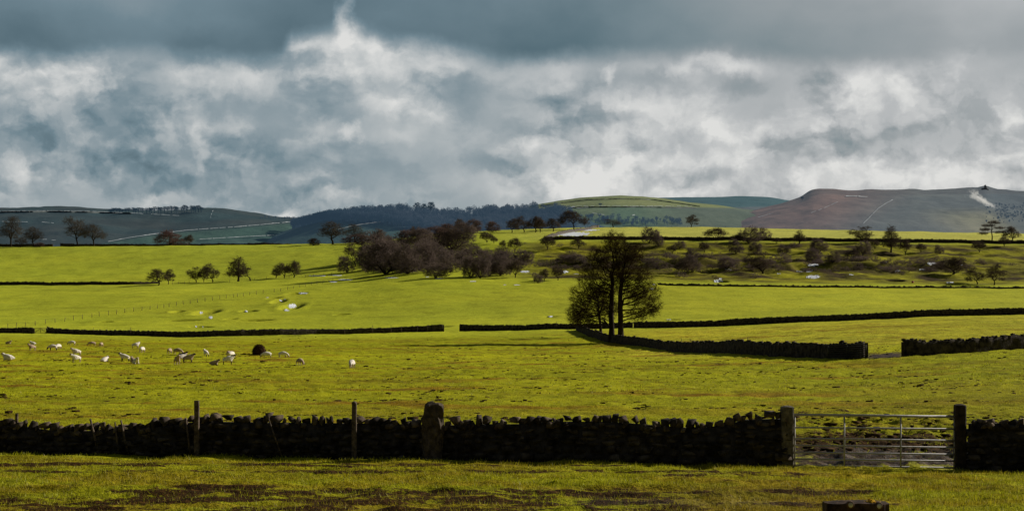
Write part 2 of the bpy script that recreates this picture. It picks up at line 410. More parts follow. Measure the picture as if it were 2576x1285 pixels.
    wet = np.maximum(mg * sstep(33, 35, 37 - (Y - 33) * .6) , mg2)
    wet = np.maximum(wet, band(1262, 10, 1500, 1900, .5) * fr)
    c = np.clip(c * np.array([[1.10, 1.07, 1.0]]), 0, .62)
    return c, np.stack([mud, wet, sstep(20, 30, Y) * (1 - .8 * sstep(240, 330, Y))], 1)

def grid_faces(nr, nc):
    i = np.arange(nr - 1)[:, None] * nc + np.arange(nc - 1)[None, :]
    return np.stack([i, i + 1, i + nc + 1, i + nc], -1).reshape(-1, 4)

def add_attr(me, name, c):
    at = me.color_attributes.new(name, 'FLOAT_COLOR', 'POINT')
    at.data.foreach_set('color', np.concatenate([c, np.ones((len(c), 1))], 1).astype(np.float32).ravel())

rows = np.concatenate([np.arange(-30, 14, 2.0), np.arange(14, 19.5, .4), np.arange(19.5, 34, .075), np.arange(34, 64, .16), np.arange(64, 140, .45), np.arange(140, 345, .75),
                       np.arange(345, 480, 1.4), np.arange(480, 660, 1.0), np.arange(660, 960, 4.0), np.arange(960, 1800, 30.0), np.arange(1800, 14001, 600.0)])
tc = np.linspace(-1, 1, 620)
RX = 12 + .46 * np.maximum(rows, 0) + np.maximum(rows - 900, 0) * .4 + np.maximum(0, 14 - rows) * 1.2
gx_ = (tc[None, :] * RX[:, None]).ravel(); gy_ = np.repeat(rows, len(tc))
gz_ = zg(gx_, gy_)
me = mesh('ground', np.stack([gx_, gy_, gz_], 1), grid_faces(len(rows), len(tc)), [M['ground']], smooth=True)
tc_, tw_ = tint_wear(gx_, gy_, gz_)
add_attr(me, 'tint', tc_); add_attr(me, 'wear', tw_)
tag(obj('ground', me), 'green pasture rolling from the near wall up to the ridge', 'ground', kind='structure')

# ----------------------------------------------------------------------------- grass blades
def blade_mat():
    m, nt, out = nmat('grass_blades')
    a = N(nt, 'ShaderNodeAttribute', attribute_name='tint')
    d = N(nt, 'ShaderNodeBsdfDiffuse'); t = N(nt, 'ShaderNodeBsdfTranslucent'); gl = N(nt, 'ShaderNodeBsdfGlossy')
    gl.inputs['Roughness'].default_value = .5; gl.inputs['Color'].default_value = (.8, .8, .6, 1)
    mx = N(nt, 'ShaderNodeMixShader'); mx.inputs[0].default_value = .4
    m2 = N(nt, 'ShaderNodeMixShader'); m2.inputs[0].default_value = .02
    nt.links.new(a.outputs['Color'], d.inputs[0]); nt.links.new(a.outputs['Color'], t.inputs[0])
    nt.links.new(d.outputs[0], mx.inputs[1]); nt.links.new(t.outputs[0], mx.inputs[2])
    nt.links.new(mx.outputs[0], m2.inputs[1]); nt.links.new(gl.outputs[0], m2.inputs[2]); nt.links.new(m2.outputs[0], out.inputs[0])
    return m
M['grassblade'] = blade_mat()

def grass(name, n, y0, y1, hmin, hmax, w, label, cl=.5, thr=-.2, keepmud=.25, pw=1.0):
    r = np.random.default_rng(len(name) + n)
    Y = y0 + (y1 - y0) * r.random(n) ** pw
    x = (r.random(n) * 2 - 1) * (.40 * Y + .6)
    k = fbm(x / cl, Y / cl, 2) + .5 * fbm(x / (cl * 5), Y / (cl * 3), 2) + r.normal(0, .25, n)
    z = zg(x, Y)
    c, wr = tint_wear(x, Y, z)
    px = CX + F * x / Y
    ok = (k > thr) & ((wr[:, 0] < keepmud) | (r.random(n) < .12)) & ~((np.abs(px - 2200) < 205) & (Y > 32.0) & (Y < 36))
    x, Y, z, c, k = x[ok], Y[ok], z[ok], c[ok], k[ok]; n = len(x)
    h = (hmin + (hmax - hmin) * r.random(n)) * np.clip(.7 + k * .8, .5, 1.6)
    th = r.random(n) * 2 * np.pi; ln = r.normal(0, .45, (n, 2)) * h[:, None]
    dx = np.cos(th) * w / 2; dy = np.sin(th) * w / 2
    V = np.stack([np.stack([x - dx, Y - dy, z - .01], 1), np.stack([x + dx, Y + dy, z - .01], 1), np.stack([x + ln[:, 0], Y + ln[:, 1], z + h], 1)], 1).reshape(-1, 3)
    me = mesh(name, V, np.arange(n * 3).reshape(-1, 3), [M['grassblade']])
    cc = c * (1.0 + .42 * r.normal(0, 1, (n, 1))).clip(.3, 2.2)
    straw = r.random(n) < .05; cc[straw] = np.array([.36, .29, .09])
    cc = cc.clip(0, .8)
    add_attr(me, 'tint', np.repeat(cc, 3, 0))
    tag(obj(name, me), label, 'grass', kind='stuff')
grass('grass', 260000, 20.5, 32.2, .022, .095, .012, 'short tufted grass in front of the near stone wall', .35, -.25)
grass('grass', 150000, 32.9, 75, .03, .085, .022, 'grazed tussocks just beyond the near wall and gate', .7, -.05, .3, 1.5)
grass('grass', 90000, 75, 235, .04, .12, .06, 'low tussocks over the sheep pasture', 1.6, .1, .4, 1.2)

# ----------------------------------------------------------------------------- stones
def hull(pts):
    bm = bmesh.new()
    for p in pts: bm.verts.new(p)
    r = bmesh.ops.convex_hull(bm, input=bm.verts)
    dead = [v for v in bm.verts if not v.link_faces]
    bmesh.ops.delete(bm, geom=dead, context='VERTS')
    bmesh.ops.triangulate(bm, faces=bm.faces)
    bm.verts.index_update()
    V = np.array([v.co[:] for v in bm.verts]); Fc = np.array([[v.index for v in f.verts] for f in bm.faces]); bm.free()
    return V, Fc
STONES = []
for s in range(28):
    r = np.random.default_rng(100 + s); p = r.normal(size=(15, 3)); p = np.sign(p) * np.abs(p) ** .45; p /= np.abs(p).max(0)
    p *= (.75 + .25 * r.random((15, 1)))
    STONES.append(hull(p * .5))
def rotz(a): c, s = math.cos(a), math.sin(a); return np.array([[c, -s, 0], [s, c, 0], [0, 0, 1]])
def roty(a): c, s = math.cos(a), math.sin(a); return np.array([[c, 0, s], [0, 1, 0], [-s, 0, c]])
def rotx(a): c, s = math.cos(a), math.sin(a); return np.array([[1, 0, 0], [0, c, -s], [0, s, c]])
def put_stone(S, c, d, R):
    V, Fc = STONES[random.randrange(len(STONES))]
    S.add((V * np.array(d) * 1.12) @ np.asarray(R).T + np.array(c), Fc)

def near_wall(p0, p1, tops, label, rough_top=1.0):
    """dry stone wall from (px, Y) to (px, Y); tops = [(px, apparent height of the top)]"""
    x0, y0 = sx(*p0), p0[1]; x1, y1 = sx(*p1), p1[1]
    L = math.hypot(x1 - x0, y1 - y0); ang = math.atan2(y1 - y0, x1 - x0); R0 = rotz(ang)
    ux, uy = (x1 - x0) / L, (y1 - y0) / L
    tp = np.array(tops, float)
    def at(t): return x0 + ux * t, y0 + uy * t
    def top(t):
        x, y = at(t); px = CX + F * x / y
        return sz(np.interp(px, tp[:, 0], tp[:, 1]), y)
    root = empty('stone_wall', (x0, y0, float(zg(x0, y0))))
    tag(root, label, 'stone wall')
    S = Soup(); C = Soup()
    # hearting
    k = max(4, int(L / .4)); ts = np.linspace(0, L, k)
    core = []
    for t in ts:
        x, y = at(t); zb = float(zg(x, y)) - .3; zt = top(t) - .16
        for (o, z) in ((-.24, zb), (-.14, zt), (.14, zt), (.24, zb)): core.append((x - uy * o, y + ux * o, z))
    q = []
    for i in range(k - 1):
        for j in range(3): q.append([i*4+j, i*4+j+1, i*4+4+j+1, i*4+4+j])
    q = np.array(q); S.add(np.array(core), np.concatenate([q[:, [0, 1, 2]], q[:, [0, 2, 3]]]))
    # courses
    hh = 1.5; zc = -.12
    while zc < hh:
        ch = random.uniform(.09, .19); t = random.uniform(-.15, 0)
        while t < L + .02:
            l = random.uniform(.16, .48); tm = min(t + l / 2, L)
            x, y = at(tm); zb = float(zg(x, y)); zt = top(tm) - .17
            z = zb + zc + ch / 2 + random.gauss(0, .015)
            if z + ch * .4 < zt:
                f = np.clip((z - zb) / max(.3, zt - zb), 0, 1); off = .30 - .12 * f
                for sgn in (-1, 1):
                    o = sgn * (off - .10 + random.gauss(0, .015))
                    put_stone(S, (x - uy * o, y + ux * o, z), (l, .26, ch), R0 @ rotz(random.gauss(0, .08)) @ roty(random.gauss(0, .06)))
            t += l
        zc += ch
    # cope
    t = 0.05
    while t < L:
        l = random.uniform(.10, .28); x, y = at(t + l / 2)
        h = random.uniform(.14, .25) * rough_top + (.09 if random.random() < .08 else 0)
        if random.random() < .06: t += l * .5; continue
        put_stone(C, (x, y, top(t + l / 2) - .10 + random.gauss(0, .03)), (l, random.uniform(.30, .46), h), R0 @ roty(random.gauss(0, .15)) @ rotz(random.gauss(0, .25)))
        if random.random() < .5:
            put_stone(C, (x + random.gauss(0, .06), y - .12, top(t) - .20), (random.uniform(.14, .3), .22, random.uniform(.10, .2)), R0 @ roty(random.gauss(0, .3)) @ rotz(random.gauss(0, .3)))
        t += l * .92
    a = S.build('stone_courses', M['stone'], root); b = C.build('coping_stones', M['cope'], root)
    for o in (a, b): o.matrix_parent_inverse = Matrix.Translation(-root.location)
    return root

near_wall((-120, 34.2), (1066, 33.0), [(-120, 1052), (0, 1052), (50, 1054), (90, 1064), (200, 1068), (330, 1062), (430, 1052), (500, 1043), (640, 1046), (700, 1046), (870, 1048), (940, 1048), (1060, 1052)],
          'tumbled dry stone wall with two tall timber posts, ending at the rugged stone post', 1.1)
near_wall((1112, 32.8), (1968, 32.5), [(1112, 1054), (1180, 1050), (1300, 1050), (1400, 1043), (1550, 1044), (1640, 1052), (1750, 1060), (1830, 1052), (1862, 1039), (1968, 1036)],
          'dark dry stone wall running from the rugged stone post to the metal gate', 1.0)
near_wall((2438, 32.3), (2760, 31.8), [(2438, 1048), (2500, 1046), (2600, 1050), (2760, 1050)], 'short dark stone wall beyond the hinge side of the metal gate', .8)

# stone posts -------------------------------------------------------------------
def rough_block(name, c, w, d, h, mat, lean=0, taper=.06, jit=.02, cut=5, round_top=.0):
    """a dressed or rugged post: subdivided box, tapered and roughened; base at c"""
    bm = bmesh.new(); bmesh.ops.create_cube(bm, size=1.0)
    bmesh.ops.subdivide_edges(bm, edges=bm.edges, cuts=cut, use_grid_fill=True)
    for v in bm.verts:
        t = v.co.z + .5
        x, y = v.co.x * (1 - taper * t), v.co.y * (1 - taper * t)
        z = t
        if round_top: z -= round_top * max(0, t - .75) * 4 * (4 * (x * x + y * y)) ** 1.0 * .5
        nx = float(fbm(np.array([x * 3 + c[0]]), np.array([y * 3 + z * 5]), 3)[0]); ny = float(fbm(np.array([y * 3 + 7]), np.array([x * 3 + z * 5 + c[0]]), 3)[0])
        cr = .88 if abs(v.co.x) > .45 and abs(v.co.y) > .45 else 1
        v.co = Vector((x * w * cr + nx * jit + lean * z * h, y * d * cr + ny * jit, z * h + ny * jit * .6))
    me = bpy.data.meshes.new(name); bm.to_mesh(me); bm.free(); me.materials.append(mat)
    o = obj(name, me); o.location = c
    return o

def post_at(px, Y, top_py, w, d, mat, name, label, cat, lean=0, taper=.05, jit=.02, group=None, round_top=0, cut=5):
    g = GP(px, Y); h = sz(top_py, Y) - g.z + .25
    o = rough_block(name, (g.x, g.y, g.z - .25), w, d, h, mat, lean, taper, jit, cut, round_top)
    return tag(o, label, cat, group)
sp = post_at(1087, 32.55, 1009, .44, .40, M['stump_stone'], 'stone_post', 'massive rugged stone post between the two near wall lengths, taller than the coping', 'stone post', lean=.02, taper=.10, jit=.09, round_top=.12, cut=8)
gp = post_at(1980, 32.4, 1019, .285, .26, M['gatepost'], 'gate_post', 'pale squared stone gatepost at the latch end of the metal gate', 'gatepost', taper=.02, jit=.015, round_top=.04, cut=7)
post_at(2415, 32.25, 1015, .25, .25, M['darkwood'], 'gate_post', 'dark timber gatepost carrying the hinges of the metal gate', 'gatepost', taper=.02, jit=.012, round_top=.03, cut=6)
post_at(495, 33.15, 1007, .115, .09, M['wood'], 'timber_post', 'tall squared timber post against the near wall, nearer the tumbled end', 'timber post', taper=.02, jit=.008)
post_at(891, 32.75, 1008, .115, .11, M['wood'], 'timber_post', 'tall round-topped timber post against the near wall beside the stone post', 'timber post', lean=.0, taper=.08, jit=.016, round_top=.05)
post_at(42, 34.0, 1040, .065, .06, M['wood'], 'timber_post', 'small stub of a post poking above the tumbled end of the near wall', 'timber post', taper=.02, jit=.01)
def stake(pxa, ya, pxb, yb, Y, r, label):
    S = Soup(); p1 = np.array([sx(pxb, Y), Y, sz(yb, Y)]); p0 = np.array([sx(pxa, Y), Y, sz(ya, Y)])
    g = float(zg(p0[0], Y)); d = (p1 - p0); p0 = p0 - d * max(0, (p0[2] - g) / d[2] + .05)
    S.tube(p0, p1, r * 1.1, r * .8, 6)
    tag(S.build('stake', M['wood'], None), label, 'stake', 'weathered stakes leaning on the near wall')
stake(234, 1081, 227, 1053, 33.6, .030, 'pale thin stake leaning against the lowest dip of the near wall')
stake(292, 1086, 289, 1061, 33.55, .022, 'thin stake leaning on the near wall, first of the close pair')
stake(310, 1084, 304, 1056, 33.5, .026, 'slanting stake on the near wall, second of the close pair')
stake(471, 1078, 468, 1053, 33.3, .025, 'short stake standing just beside the tall squared timber post')
stake(681, 1068, 676, 1054, 33.1, .02, 'short stake on the near wall between the two tall timber posts')

# near metal gate -------------------------------------------------------------------
def main_gate():
    Ya, Yb = 32.42, 32.28; xa, xb = sx(1997, Ya), sx(2404, Yb)
    L = math.hypot(xb - xa, Yb - Ya)
    za = [sz(p, Ya) for p in (1042.5, 1074.5, 1102, 1119.5, 1137, 1153.5, 1169.5)]; zb = [sz(p, Yb) for p in (1047.5, 1078.5, 1107.5, 1125, 1142.5, 1159, 1176)]
    root = empty('field_gate', (xa, Ya, za[-1] - .06)); tag(root, 'seven-barred galvanised field gate closed across the muddy gap', 'gate')
    inv = Matrix.Translation(-root.location); ps = []
    for i in range(7):
        S = Soup(); r = .030 if i == 0 else .0205
        S.tube((xa, Ya, za[i]), (xb, Yb, zb[i]), r, r, 10); ps.append(S.build('rail', M['galv'], root, True))
    for t, r in ((0.004, .024), (.996, .026)):
        S = Soup(); x = xa + (xb - xa) * t; y = Ya + (Yb - Ya) * t
        z0 = za[0] + (zb[0] - za[0]) * t; z1 = za[6] + (zb[6] - za[6]) * t
        S.tube((x, y, z0 + .02), (x, y, z1 - .02), r, r, 10); ps.append(S.build('stile', M['galv'], root, True))
    for px in (2124, 2266):
        S = Soup(); t = (px - 1997) / 407.; x = xa + (xb - xa) * t; y = Ya + (Yb - Ya) * t - .016
        z0 = za[0] + (zb[0] - za[0]) * t; z1 = za[6] + (zb[6] - za[6]) * t
        S.box((x, y, (z0 + z1) / 2), (.035, .012, z0 - z1)); ps.append(S.build('upright', M['galv'], root))
    S = Soup(); S.tube((xa - .02, Ya - .05, za[1] + .02), (xa - .13, Ya - .15, za[1] + .10), .006, .006, 6); S.tube((xa - .13, Ya - .15, za[1] + .10), (xa - .25, Ya - .14, za[0] - .06), .006, .006, 6)
    S.tube((xa - .02, Ya - .05, za[1] + .02), (xa + .01, Ya - .03, za[2] + .05), .006, .006, 6); ps.append(S.build('chain', M['rust'], root))
    for z in (zb[0] - .08, zb[6] + .10):
        S = Soup(); S.tube((xb - .03, Yb, z), (xb + .07, Yb, z), .016, .016, 8); ps.append(S.build('hinge', M['darkmetal'], root))
    for p in ps: p.matrix_parent_inverse = inv
main_gate()

# nearest post, right at the photographer's feet
M['stumpwood'] = simple_mat('reddish_dark_timber', (.018, .010, .007), (.085, .050, .034), 22, .9, .15, .6, .01)
def near_post():
    Y = 5.7; g = GP(2160, Y); zt = sz(1264, Y); w = 158 * Y / F
    root = empty('timber_stump', (g.x, g.y, g.z)); tag(root, 'flat-topped dark timber post with two pale bolts and a yellow lichen tuft', 'timber post')
    h = zt - g.z + .2
    b = rough_block('post_body', (0, 0, 0), w, .10, h, M['stumpwood'], 0, .0, .006, 9, .004); b.parent = root; b.location = (0, .05, -.2)
    for px, pz in ((2139, 1268.5), (2211, 1271)):
        bm = bmesh.new(); bmesh.ops.create_uvsphere(bm, u_segments=12, v_segments=8, radius=.0125)
        for v in bm.verts: v.co.y *= .55
        me = bpy.data.meshes.new('bolt'); bm.to_mesh(me); bm.free(); me.materials.append(M['pale_bolt'])
        o = obj('bolt', me, root); o.location = (sx(px, Y) - g.x, -.003, sz(pz, Y) - g.z)
        S = Soup(); S.tube((0, -.004, 0), (0, .012, 0), .015, .016, 12); wz = S.build('washer', M['rust'], o)
    S = Soup()
    r = np.random.default_rng(3)
    for i in range(60):
        a = abs(r.normal(0, .014)); p = np.array([sx(2197, Y) - g.x + r.normal(0, .011), .04 + r.normal(0, .012), h - .21])
        V, Fc = STONES[i % 28]; S.add(V * np.array([.017, .017, .013 + .026 * max(0, 1 - abs(p[0] - (sx(2197, Y) - g.x)) / .02) * r.random()]) + p + np.array([0, 0, .004]), Fc)
    S.build('lichen', M['lichen'], root)
near_post()

# dung, clods and dead tussocks lying in drifts over the sheep pasture
M['clod'] = simple_mat('earth_clods', (.020, .011, .005), (.075, .040, .014), 3, .95, .05, .8, .04)
def clods():
    r = np.random.default_rng(77); S = Soup(); n = 34000
    Y = 36 + 250 * r.random(n) ** 1.25; x = (r.random(n) * 2 - 1) * (.40 * Y + 1)
    k = fbm(x / 9.0 + 4, Y / 4.2 + 1, 4) + .55 * fbm(x / 2.4, Y / 1.6, 2); z = zg(x, Y)
    px = CX + F * x / Y; thr = .30 + .22 * sstep(150, 260, Y) + .35 * sstep(1500, 1700, px) * sstep(128, 160, Y)
    near_gate = np.exp(-((px - 2230) / 420.0) ** 4) * (1 - sstep(44, 58, Y))
    ok = (k + near_gate * .7 > thr)
    for xx, yy, zz, kk in zip(x[ok][:9000], Y[ok], z[ok], k[ok]):
        V, Fc = STONES[r.integers(28)]; w = r.uniform(.05, .17) * (1 + .6 * min(1, yy / 200)) * (1.7 if r.random() < .05 else 1)
        S.add((V * np.array([w * r.uniform(1, 2.2), w, w * r.uniform(.35, .75)])) @ rotz(r.normal(0, .5)).T + np.array([xx, yy, zz + w * .05]), Fc)
    tag(S.build('clods', M['clod'], None), 'dark clods and dead tussocks strewn over the sheep pasture', 'clods', kind='stuff')
clods()

# ----------------------------------------------------------------------------- middle-distance walls
def strip_wall(pts, hts, label, name='stone_wall', step=.35, mat='wallfar', cope=True, jit=.10, wid=.30, cat='stone wall', group=None, cs=(.22, .5)):
    """pts: ground points (Vector list); hts: height at each point"""
    P = np.array([[p.x, p.y] for p in pts]); hts = np.array(hts, float)
    d = np.concatenate([[0], np.cumsum(np.linalg.norm(np.diff(P, axis=0), axis=1))]); L = d[-1]
    n = max(3, int(L / step)); t = np.linspace(0, L, n)
    X = np.interp(t, d, P[:, 0]); Y = np.interp(t, d, P[:, 1])
    Y = Y + .25 * perlin(t / 9.0, 0 * t + P[0, 0]) * 1.2
    Hh = np.interp(t, d, hts); Z = zg(X, Y)
    tx = np.gradient(X); ty = np.gradient(Y); ln = np.hypot(tx, ty); nx, ny = -ty / ln, tx / ln
    Hn = Hh + .13 * perlin(t / 11.0, 0 * t + P[0, 0] * .37) - .25 * np.clip(perlin(t / 5.0, 0 * t + P[0, 1]) - .42, 0, 1) * 2 + jit * (fbm(t / 1.1 + 3, 0 * t + P[0, 1], 3)) + jit * .6 * RNG.normal(0, 1, n) * .5
    root = empty(name, (X[0], Y[0], float(Z[0]))); tag(root, label, cat, group)
    prof = [(-1, -.3), (-.92, .33), (-.75, .7), (-.6, 1.0), (.6, 1.0), (.75, .7), (.92, .33), (1, -.3)]
    V = np.zeros((n, len(prof), 3))
    for j, (o, f) in enumerate(prof):
        w = wid * o + RNG.normal(0, .03, n)
        V[:, j, 0] = X + nx * w; V[:, j, 1] = Y + ny * w; V[:, j, 2] = Z + np.where(f < 0, -.3, Hn * f) + (RNG.normal(0, .02, n) if f < 1 else RNG.normal(0, .035, n))
    V = V.reshape(-1, 3) - np.array(root.location)
    k = len(prof); Fq = grid_faces(n, k)
    caps = np.array([[0, 1, 6, 7], [1, 2, 5, 6], [2, 3, 4, 5]]); Fq = np.concatenate([Fq, caps[:, ::-1], caps + (n - 1) * k])
    obj('wall_body', mesh('wall_body', V, Fq, [M[mat]]), root)
    if cope:
        C = Soup(); s = 0
        ang = np.arctan2(ty, tx)
        while s < L:
            l = random.uniform(*cs); i = min(n - 1, int(s / L * (n - 1)))
            put_stone(C, (X[i] - root.location.x, Y[i] - root.location.y, Z[i] + Hn[i] + random.gauss(.0, .03) - root.location.z), (l, .42, random.uniform(.14, .28)), rotz(ang[i] + random.gauss(0, .2)) @ roty(random.gauss(0, .3)))
            s += l * .9
        C.build('coping_stones', M[mat], root)
    return root

def gl(seq): return [G(px, py) for px, py in seq]
# left-hand long wall across the sheep pasture (about 300 m away)
def yl(seq): return [GP(px, Y) for px, Y in seq]
strip_wall(yl([(-150, 309), (0, 309), (84, 309)]), [1.0, 1.0, 1.25], 'short length of stone wall ending at the far pasture gate')
strip_wall(yl([(119, 309), (135, 309), (300, 301), (480, 297), (600, 297), (700, 300), (800, 304), (950, 308), (1060, 310), (1115, 310)]),
           [1.3, 1.0, 1.0, 1.15, 1.25, 1.2, 1.1, 1.1, 1.2, 1.5], 'long stone wall beyond the sheep, from the far gate to the open gap')
strip_wall(yl([(1158, 310), (1215, 309), (1300, 307), (1400, 305), (1500, 304), (1592, 303)]), [1.5, 1.2, 1.1, 1.1, 1.1, 1.1], 'stone wall from the open gap toward the twin trees')
strip_wall(yl([(1594, 302), (1750, 299), (1900, 297), (2100, 294), (2300, 292), (2576, 290), (2720, 290)]), [1.25, 1.3, 1.3, 1.3, 1.3, 1.25, 1.25], 'stone wall climbing gently behind the straw-coloured enclosed field')
strip_wall(yl([(1452, 295), (1490, 258), (1535, 231), (1600, 212), (1650, 196), (1700, 180), (1760, 168), (1850, 148), (1960, 134), (2086, 124.5), (2172, 122.3)]),
           [1.2, 1.15, 1.1, 1.2, 1.0, 1.15, 1.2, 1.25, 1.2, 1.25, 1.3], 'stone wall curving from the twin trees down to the dark barred hurdle', jit=.16)
strip_wall(yl([(2274, 122), (2330, 122.5), (2450, 124), (2576, 126), (2720, 129)]), [1.38, 1.25, 1.25, 1.25, 1.3], 'stone wall rising away from the muddy gateway')
# hedge-bank wall, ridge walls
strip_wall(gl([(-100, 717), (0, 717), (200, 716.5), (330, 715.5), (402, 713)]), [1.3, 1.25, 1.2, 1.1, .7], 'low dark wall crossing the bright slope up to the first thorn tree', step=.8, cs=(.5, 1.0), jit=.2, wid=.5)
strip_wall(yl([(-100, 800), (60, 801), (133, 801)]), [1.8, 1.8, 1.7], 'dark wall length on the skyline under the big rounded tree', step=1.2, cs=(.7, 1.3), jit=.25, wid=.6)
strip_wall(yl([(152, 801), (300, 802), (420, 804), (560, 805), (640, 806), (735, 808)]), [1.8, 1.5, 1.4, 1.3, 1.2, .7], 'long dark wall on the skyline below the paired trees', step=1.2, cs=(.7, 1.3), jit=.25, wid=.6)
strip_wall(yl([(1372, 652), (1450, 653), (1600, 653), (1800, 652), (2000, 651), (2200, 650), (2400, 650), (2576, 649), (2720, 649)]), [1.5] * 9, 'dark field wall between the skyline field and the scrub slope', step=.9, cs=(.5, 1.1), jit=.25, wid=.6)
strip_wall(gl([(1655, 716), (1750, 719), (1850, 721), (2000, 723), (2200, 724), (2400, 725), (2700, 726)]), [.55] * 7, 'low broken wall at the foot of the scrub slope', step=.8, cs=(.4, .9), jit=.3, wid=.5)
strip_wall(yl([(1371, 655), (1400, 690), (1440, 745), (1480, 805), (1506, 842)]), [1.4, 1.4, 1.4, 1.3, 1.2], 'pale stone wall climbing beside the long snow drift to the skyline', step=.9, mat='wallpale', cs=(.5, 1.2), jit=.35, wid=.35)

# gate posts and far gates -------------------------------------------------------------------
for px, Y, tp, w, lab in ((85, 308.6, 826, .30, 'slim stone gatepost nearer the edge at the far pasture gate'), (118, 308.6, 825, .34, 'stone gatepost where the long sheep-field wall begins'),
                          (1116, 309.5, 817, .26, 'gatepost at the end of the long wall beside the open gap'), (1157, 309.5, 817, .26, 'gatepost across the open gap, toward the twin trees'),
                          (2180, 121.5, 862, .26, 'dark gatepost carrying the barred hurdle at the muddy gateway'), (2271, 121.5, 860, .24, 'dark gatepost across the muddy gateway from the hurdle')):
    post_at(px, Y, tp, w, w, M['darkwood'] if Y < 200 else M['stone'], 'gate_post', lab, 'gatepost', jit=.02, cut=3)

def bar_gate(pa, pb, ya, yb, h, nb, mat, label, z0=.12, th=.06, diag=False, solid=False):
    A = GP(pa, ya); B = GP(pb, yb)
    root = empty('field_gate', A); tag(root, label, 'gate'); inv = -A
    d = B - A
    def at(t, z): p = A + d * t; return np.array([p.x - A.x, p.y - A.y, p.z - A.z + z])
    for i in range(nb):
        S = Soup(); z = z0 + (h - z0) * i / (nb - 1); S.tube(at(0, z), at(1, z), th, th, 5); S.build('rail', M[mat], root)
    for t in (0.0, .5, 1.0):
        S = Soup(); S.tube(at(t, z0 - .05), at(t, h + .05), th, th, 5); S.build('upright', M[mat], root)
    if diag:
        for a, b in ((0, .5), (1, .5)):
            S = Soup(); S.tube(at(a, z0), at(b, h), th * .8, th * .8, 5); S.build('brace', M[mat], root)
bar_gate(87, 116, 308.4, 308.4, 1.15, 5, 'wood', 'small braced timber gate closed between the far stone gateposts', diag=True, th=.05)
bar_gate(2084, 2178, 123.5, 121.4, 1.22, 7, 'darkmetal', 'dark seven-barred gate swung open against the wall by the muddy gateway', th=.055)

for i, (px, Y) in enumerate([(238, 304), (330, 300), (868, 305), (938, 307), (985, 308), (1010, 308.5), (1050, 309), (1075, 309.5), (1290, 307), (1400, 305), (1712, 177), (1740, 171), (1785, 162), (1830, 152), (1880, 144), (1960, 134), (2010, 130)]):
    g = GP(px, Y); S = Soup(); hh = 1.35 + .45 * random.random(); S.tube((g.x, g.y - .35, g.z - .2), (g.x + random.gauss(0, .12), g.y - .35, g.z + hh), .05, .035, 5)
    tag(S.build('stake', M['wood'], None), 'thin weathered stake standing along the walls around the sheep pasture', 'stake', 'thin stakes along the pasture walls')

# ----------------------------------------------------------------------------- wire fences
def wire_fence(seq, label, h=1.15, r=.07, lift=None, wires=True):
    g0 = G(*seq[0]); root = empty('wire_fence', g0); tag(root, label, 'fence')
    tops = []
    proto = None
    for i, s in enumerate(seq):
        g = G(s[0], s[1]) if len(s) == 2 else GP(s[0], s[2])
        hh = h * random.uniform(.88, 1.12)
        if proto is None:
            S = Soup(); S.tube((0, 0, -.2), (0, 0, 1.0), r, r * .85, 5); proto = S.build('post', M['wood'], root); o = proto
        else:
            o = proto.copy(); COL.objects.link(o); o.parent = root
        o.location = g - g0; o.scale = (1, 1, hh); o.rotation_euler = (random.gauss(0, .05), random.gauss(0, .06), 0)
        tops.append(g - g0)
    if wires:
        S = Soup()
        for a, b in zip(tops[:-1], tops[1:]):
            for z in (.45, .75, 1.02): S.tube((a.x, a.y, a.z + z * h), (b.x, b.y, b.z + z * h), .006, .006, 3, False)
        S.build('wire', M['darkmetal'], root)
LP = [(57,1090),(117,1083),(188,1074),(257,1066),(330,1057),(402,1047),(472,1039),(536,1029),(602,1020),(671,1008),(725,1000),(793,991),(851,984),(911,976),(976,966),(1036,957),(1095,950),(1148,943),
      (1197,940),(1234,932),(1287,924),(1338,916),(1388,909),(1443,900),(1497,892),(1551,884),(1605,876),(1652,868),(1704,862),(1733,859),(1776,853),(1823,846),(1871,841),(1921,833),(2001,826),(2048,818),
      (2098,808),(2142,798),(2186,792),(2230,783),(2274,773),(2314,768),(2357,760),(2397,752),(2430,745)]
wire_fence([(c * .3446, 450.8 + d * .3446) for c, d in LP], 'long post and wire fence slanting up the green slope from the far gate')
wire_fence([(c * .3446, 450.8 + d * .3446) for c, d in ((1258,768),(1303,766),(1348,763),(1380,760),(1676,752),(1858,738),(1945,731),(2110,722),(2230,715),(2290,712),(2360,706),(2420,700),(2490,695))],
           'post and wire fence running along the row of thorn trees')
wire_fence([(1552, 573, 845), (1590, 572, 845), (1618, 572, 845), (1650, 572, 845), (1690, 572, 845), (1730, 572, 845), (1762, 573, 845), (1800, 573, 845), (1825, 573, 845), (1868, 573, 845)], 'skyline post and wire fence either side of the lone thorn')
for (px, Y) in (): pass

# ----------------------------------------------------------------------------- trees
TW = (1.2, 1.25, 1.30, 1.6, .72)
def lobes_points(r, lobes, n):
    L = np.array(lobes, float); vol = L[:, 3] * L[:, 4] * L[:, 5]; k = r.choice(len(L), n, p=vol ** .8 / (vol ** .8).sum())
    d = r.normal(size=(n, 3)); d /= np.linalg.norm(d, axis=1)[:, None]
    rr = r.random(n) ** (1 / 2.1)
    return L[k, :3] + d * rr[:, None] * L[k, 3:6]

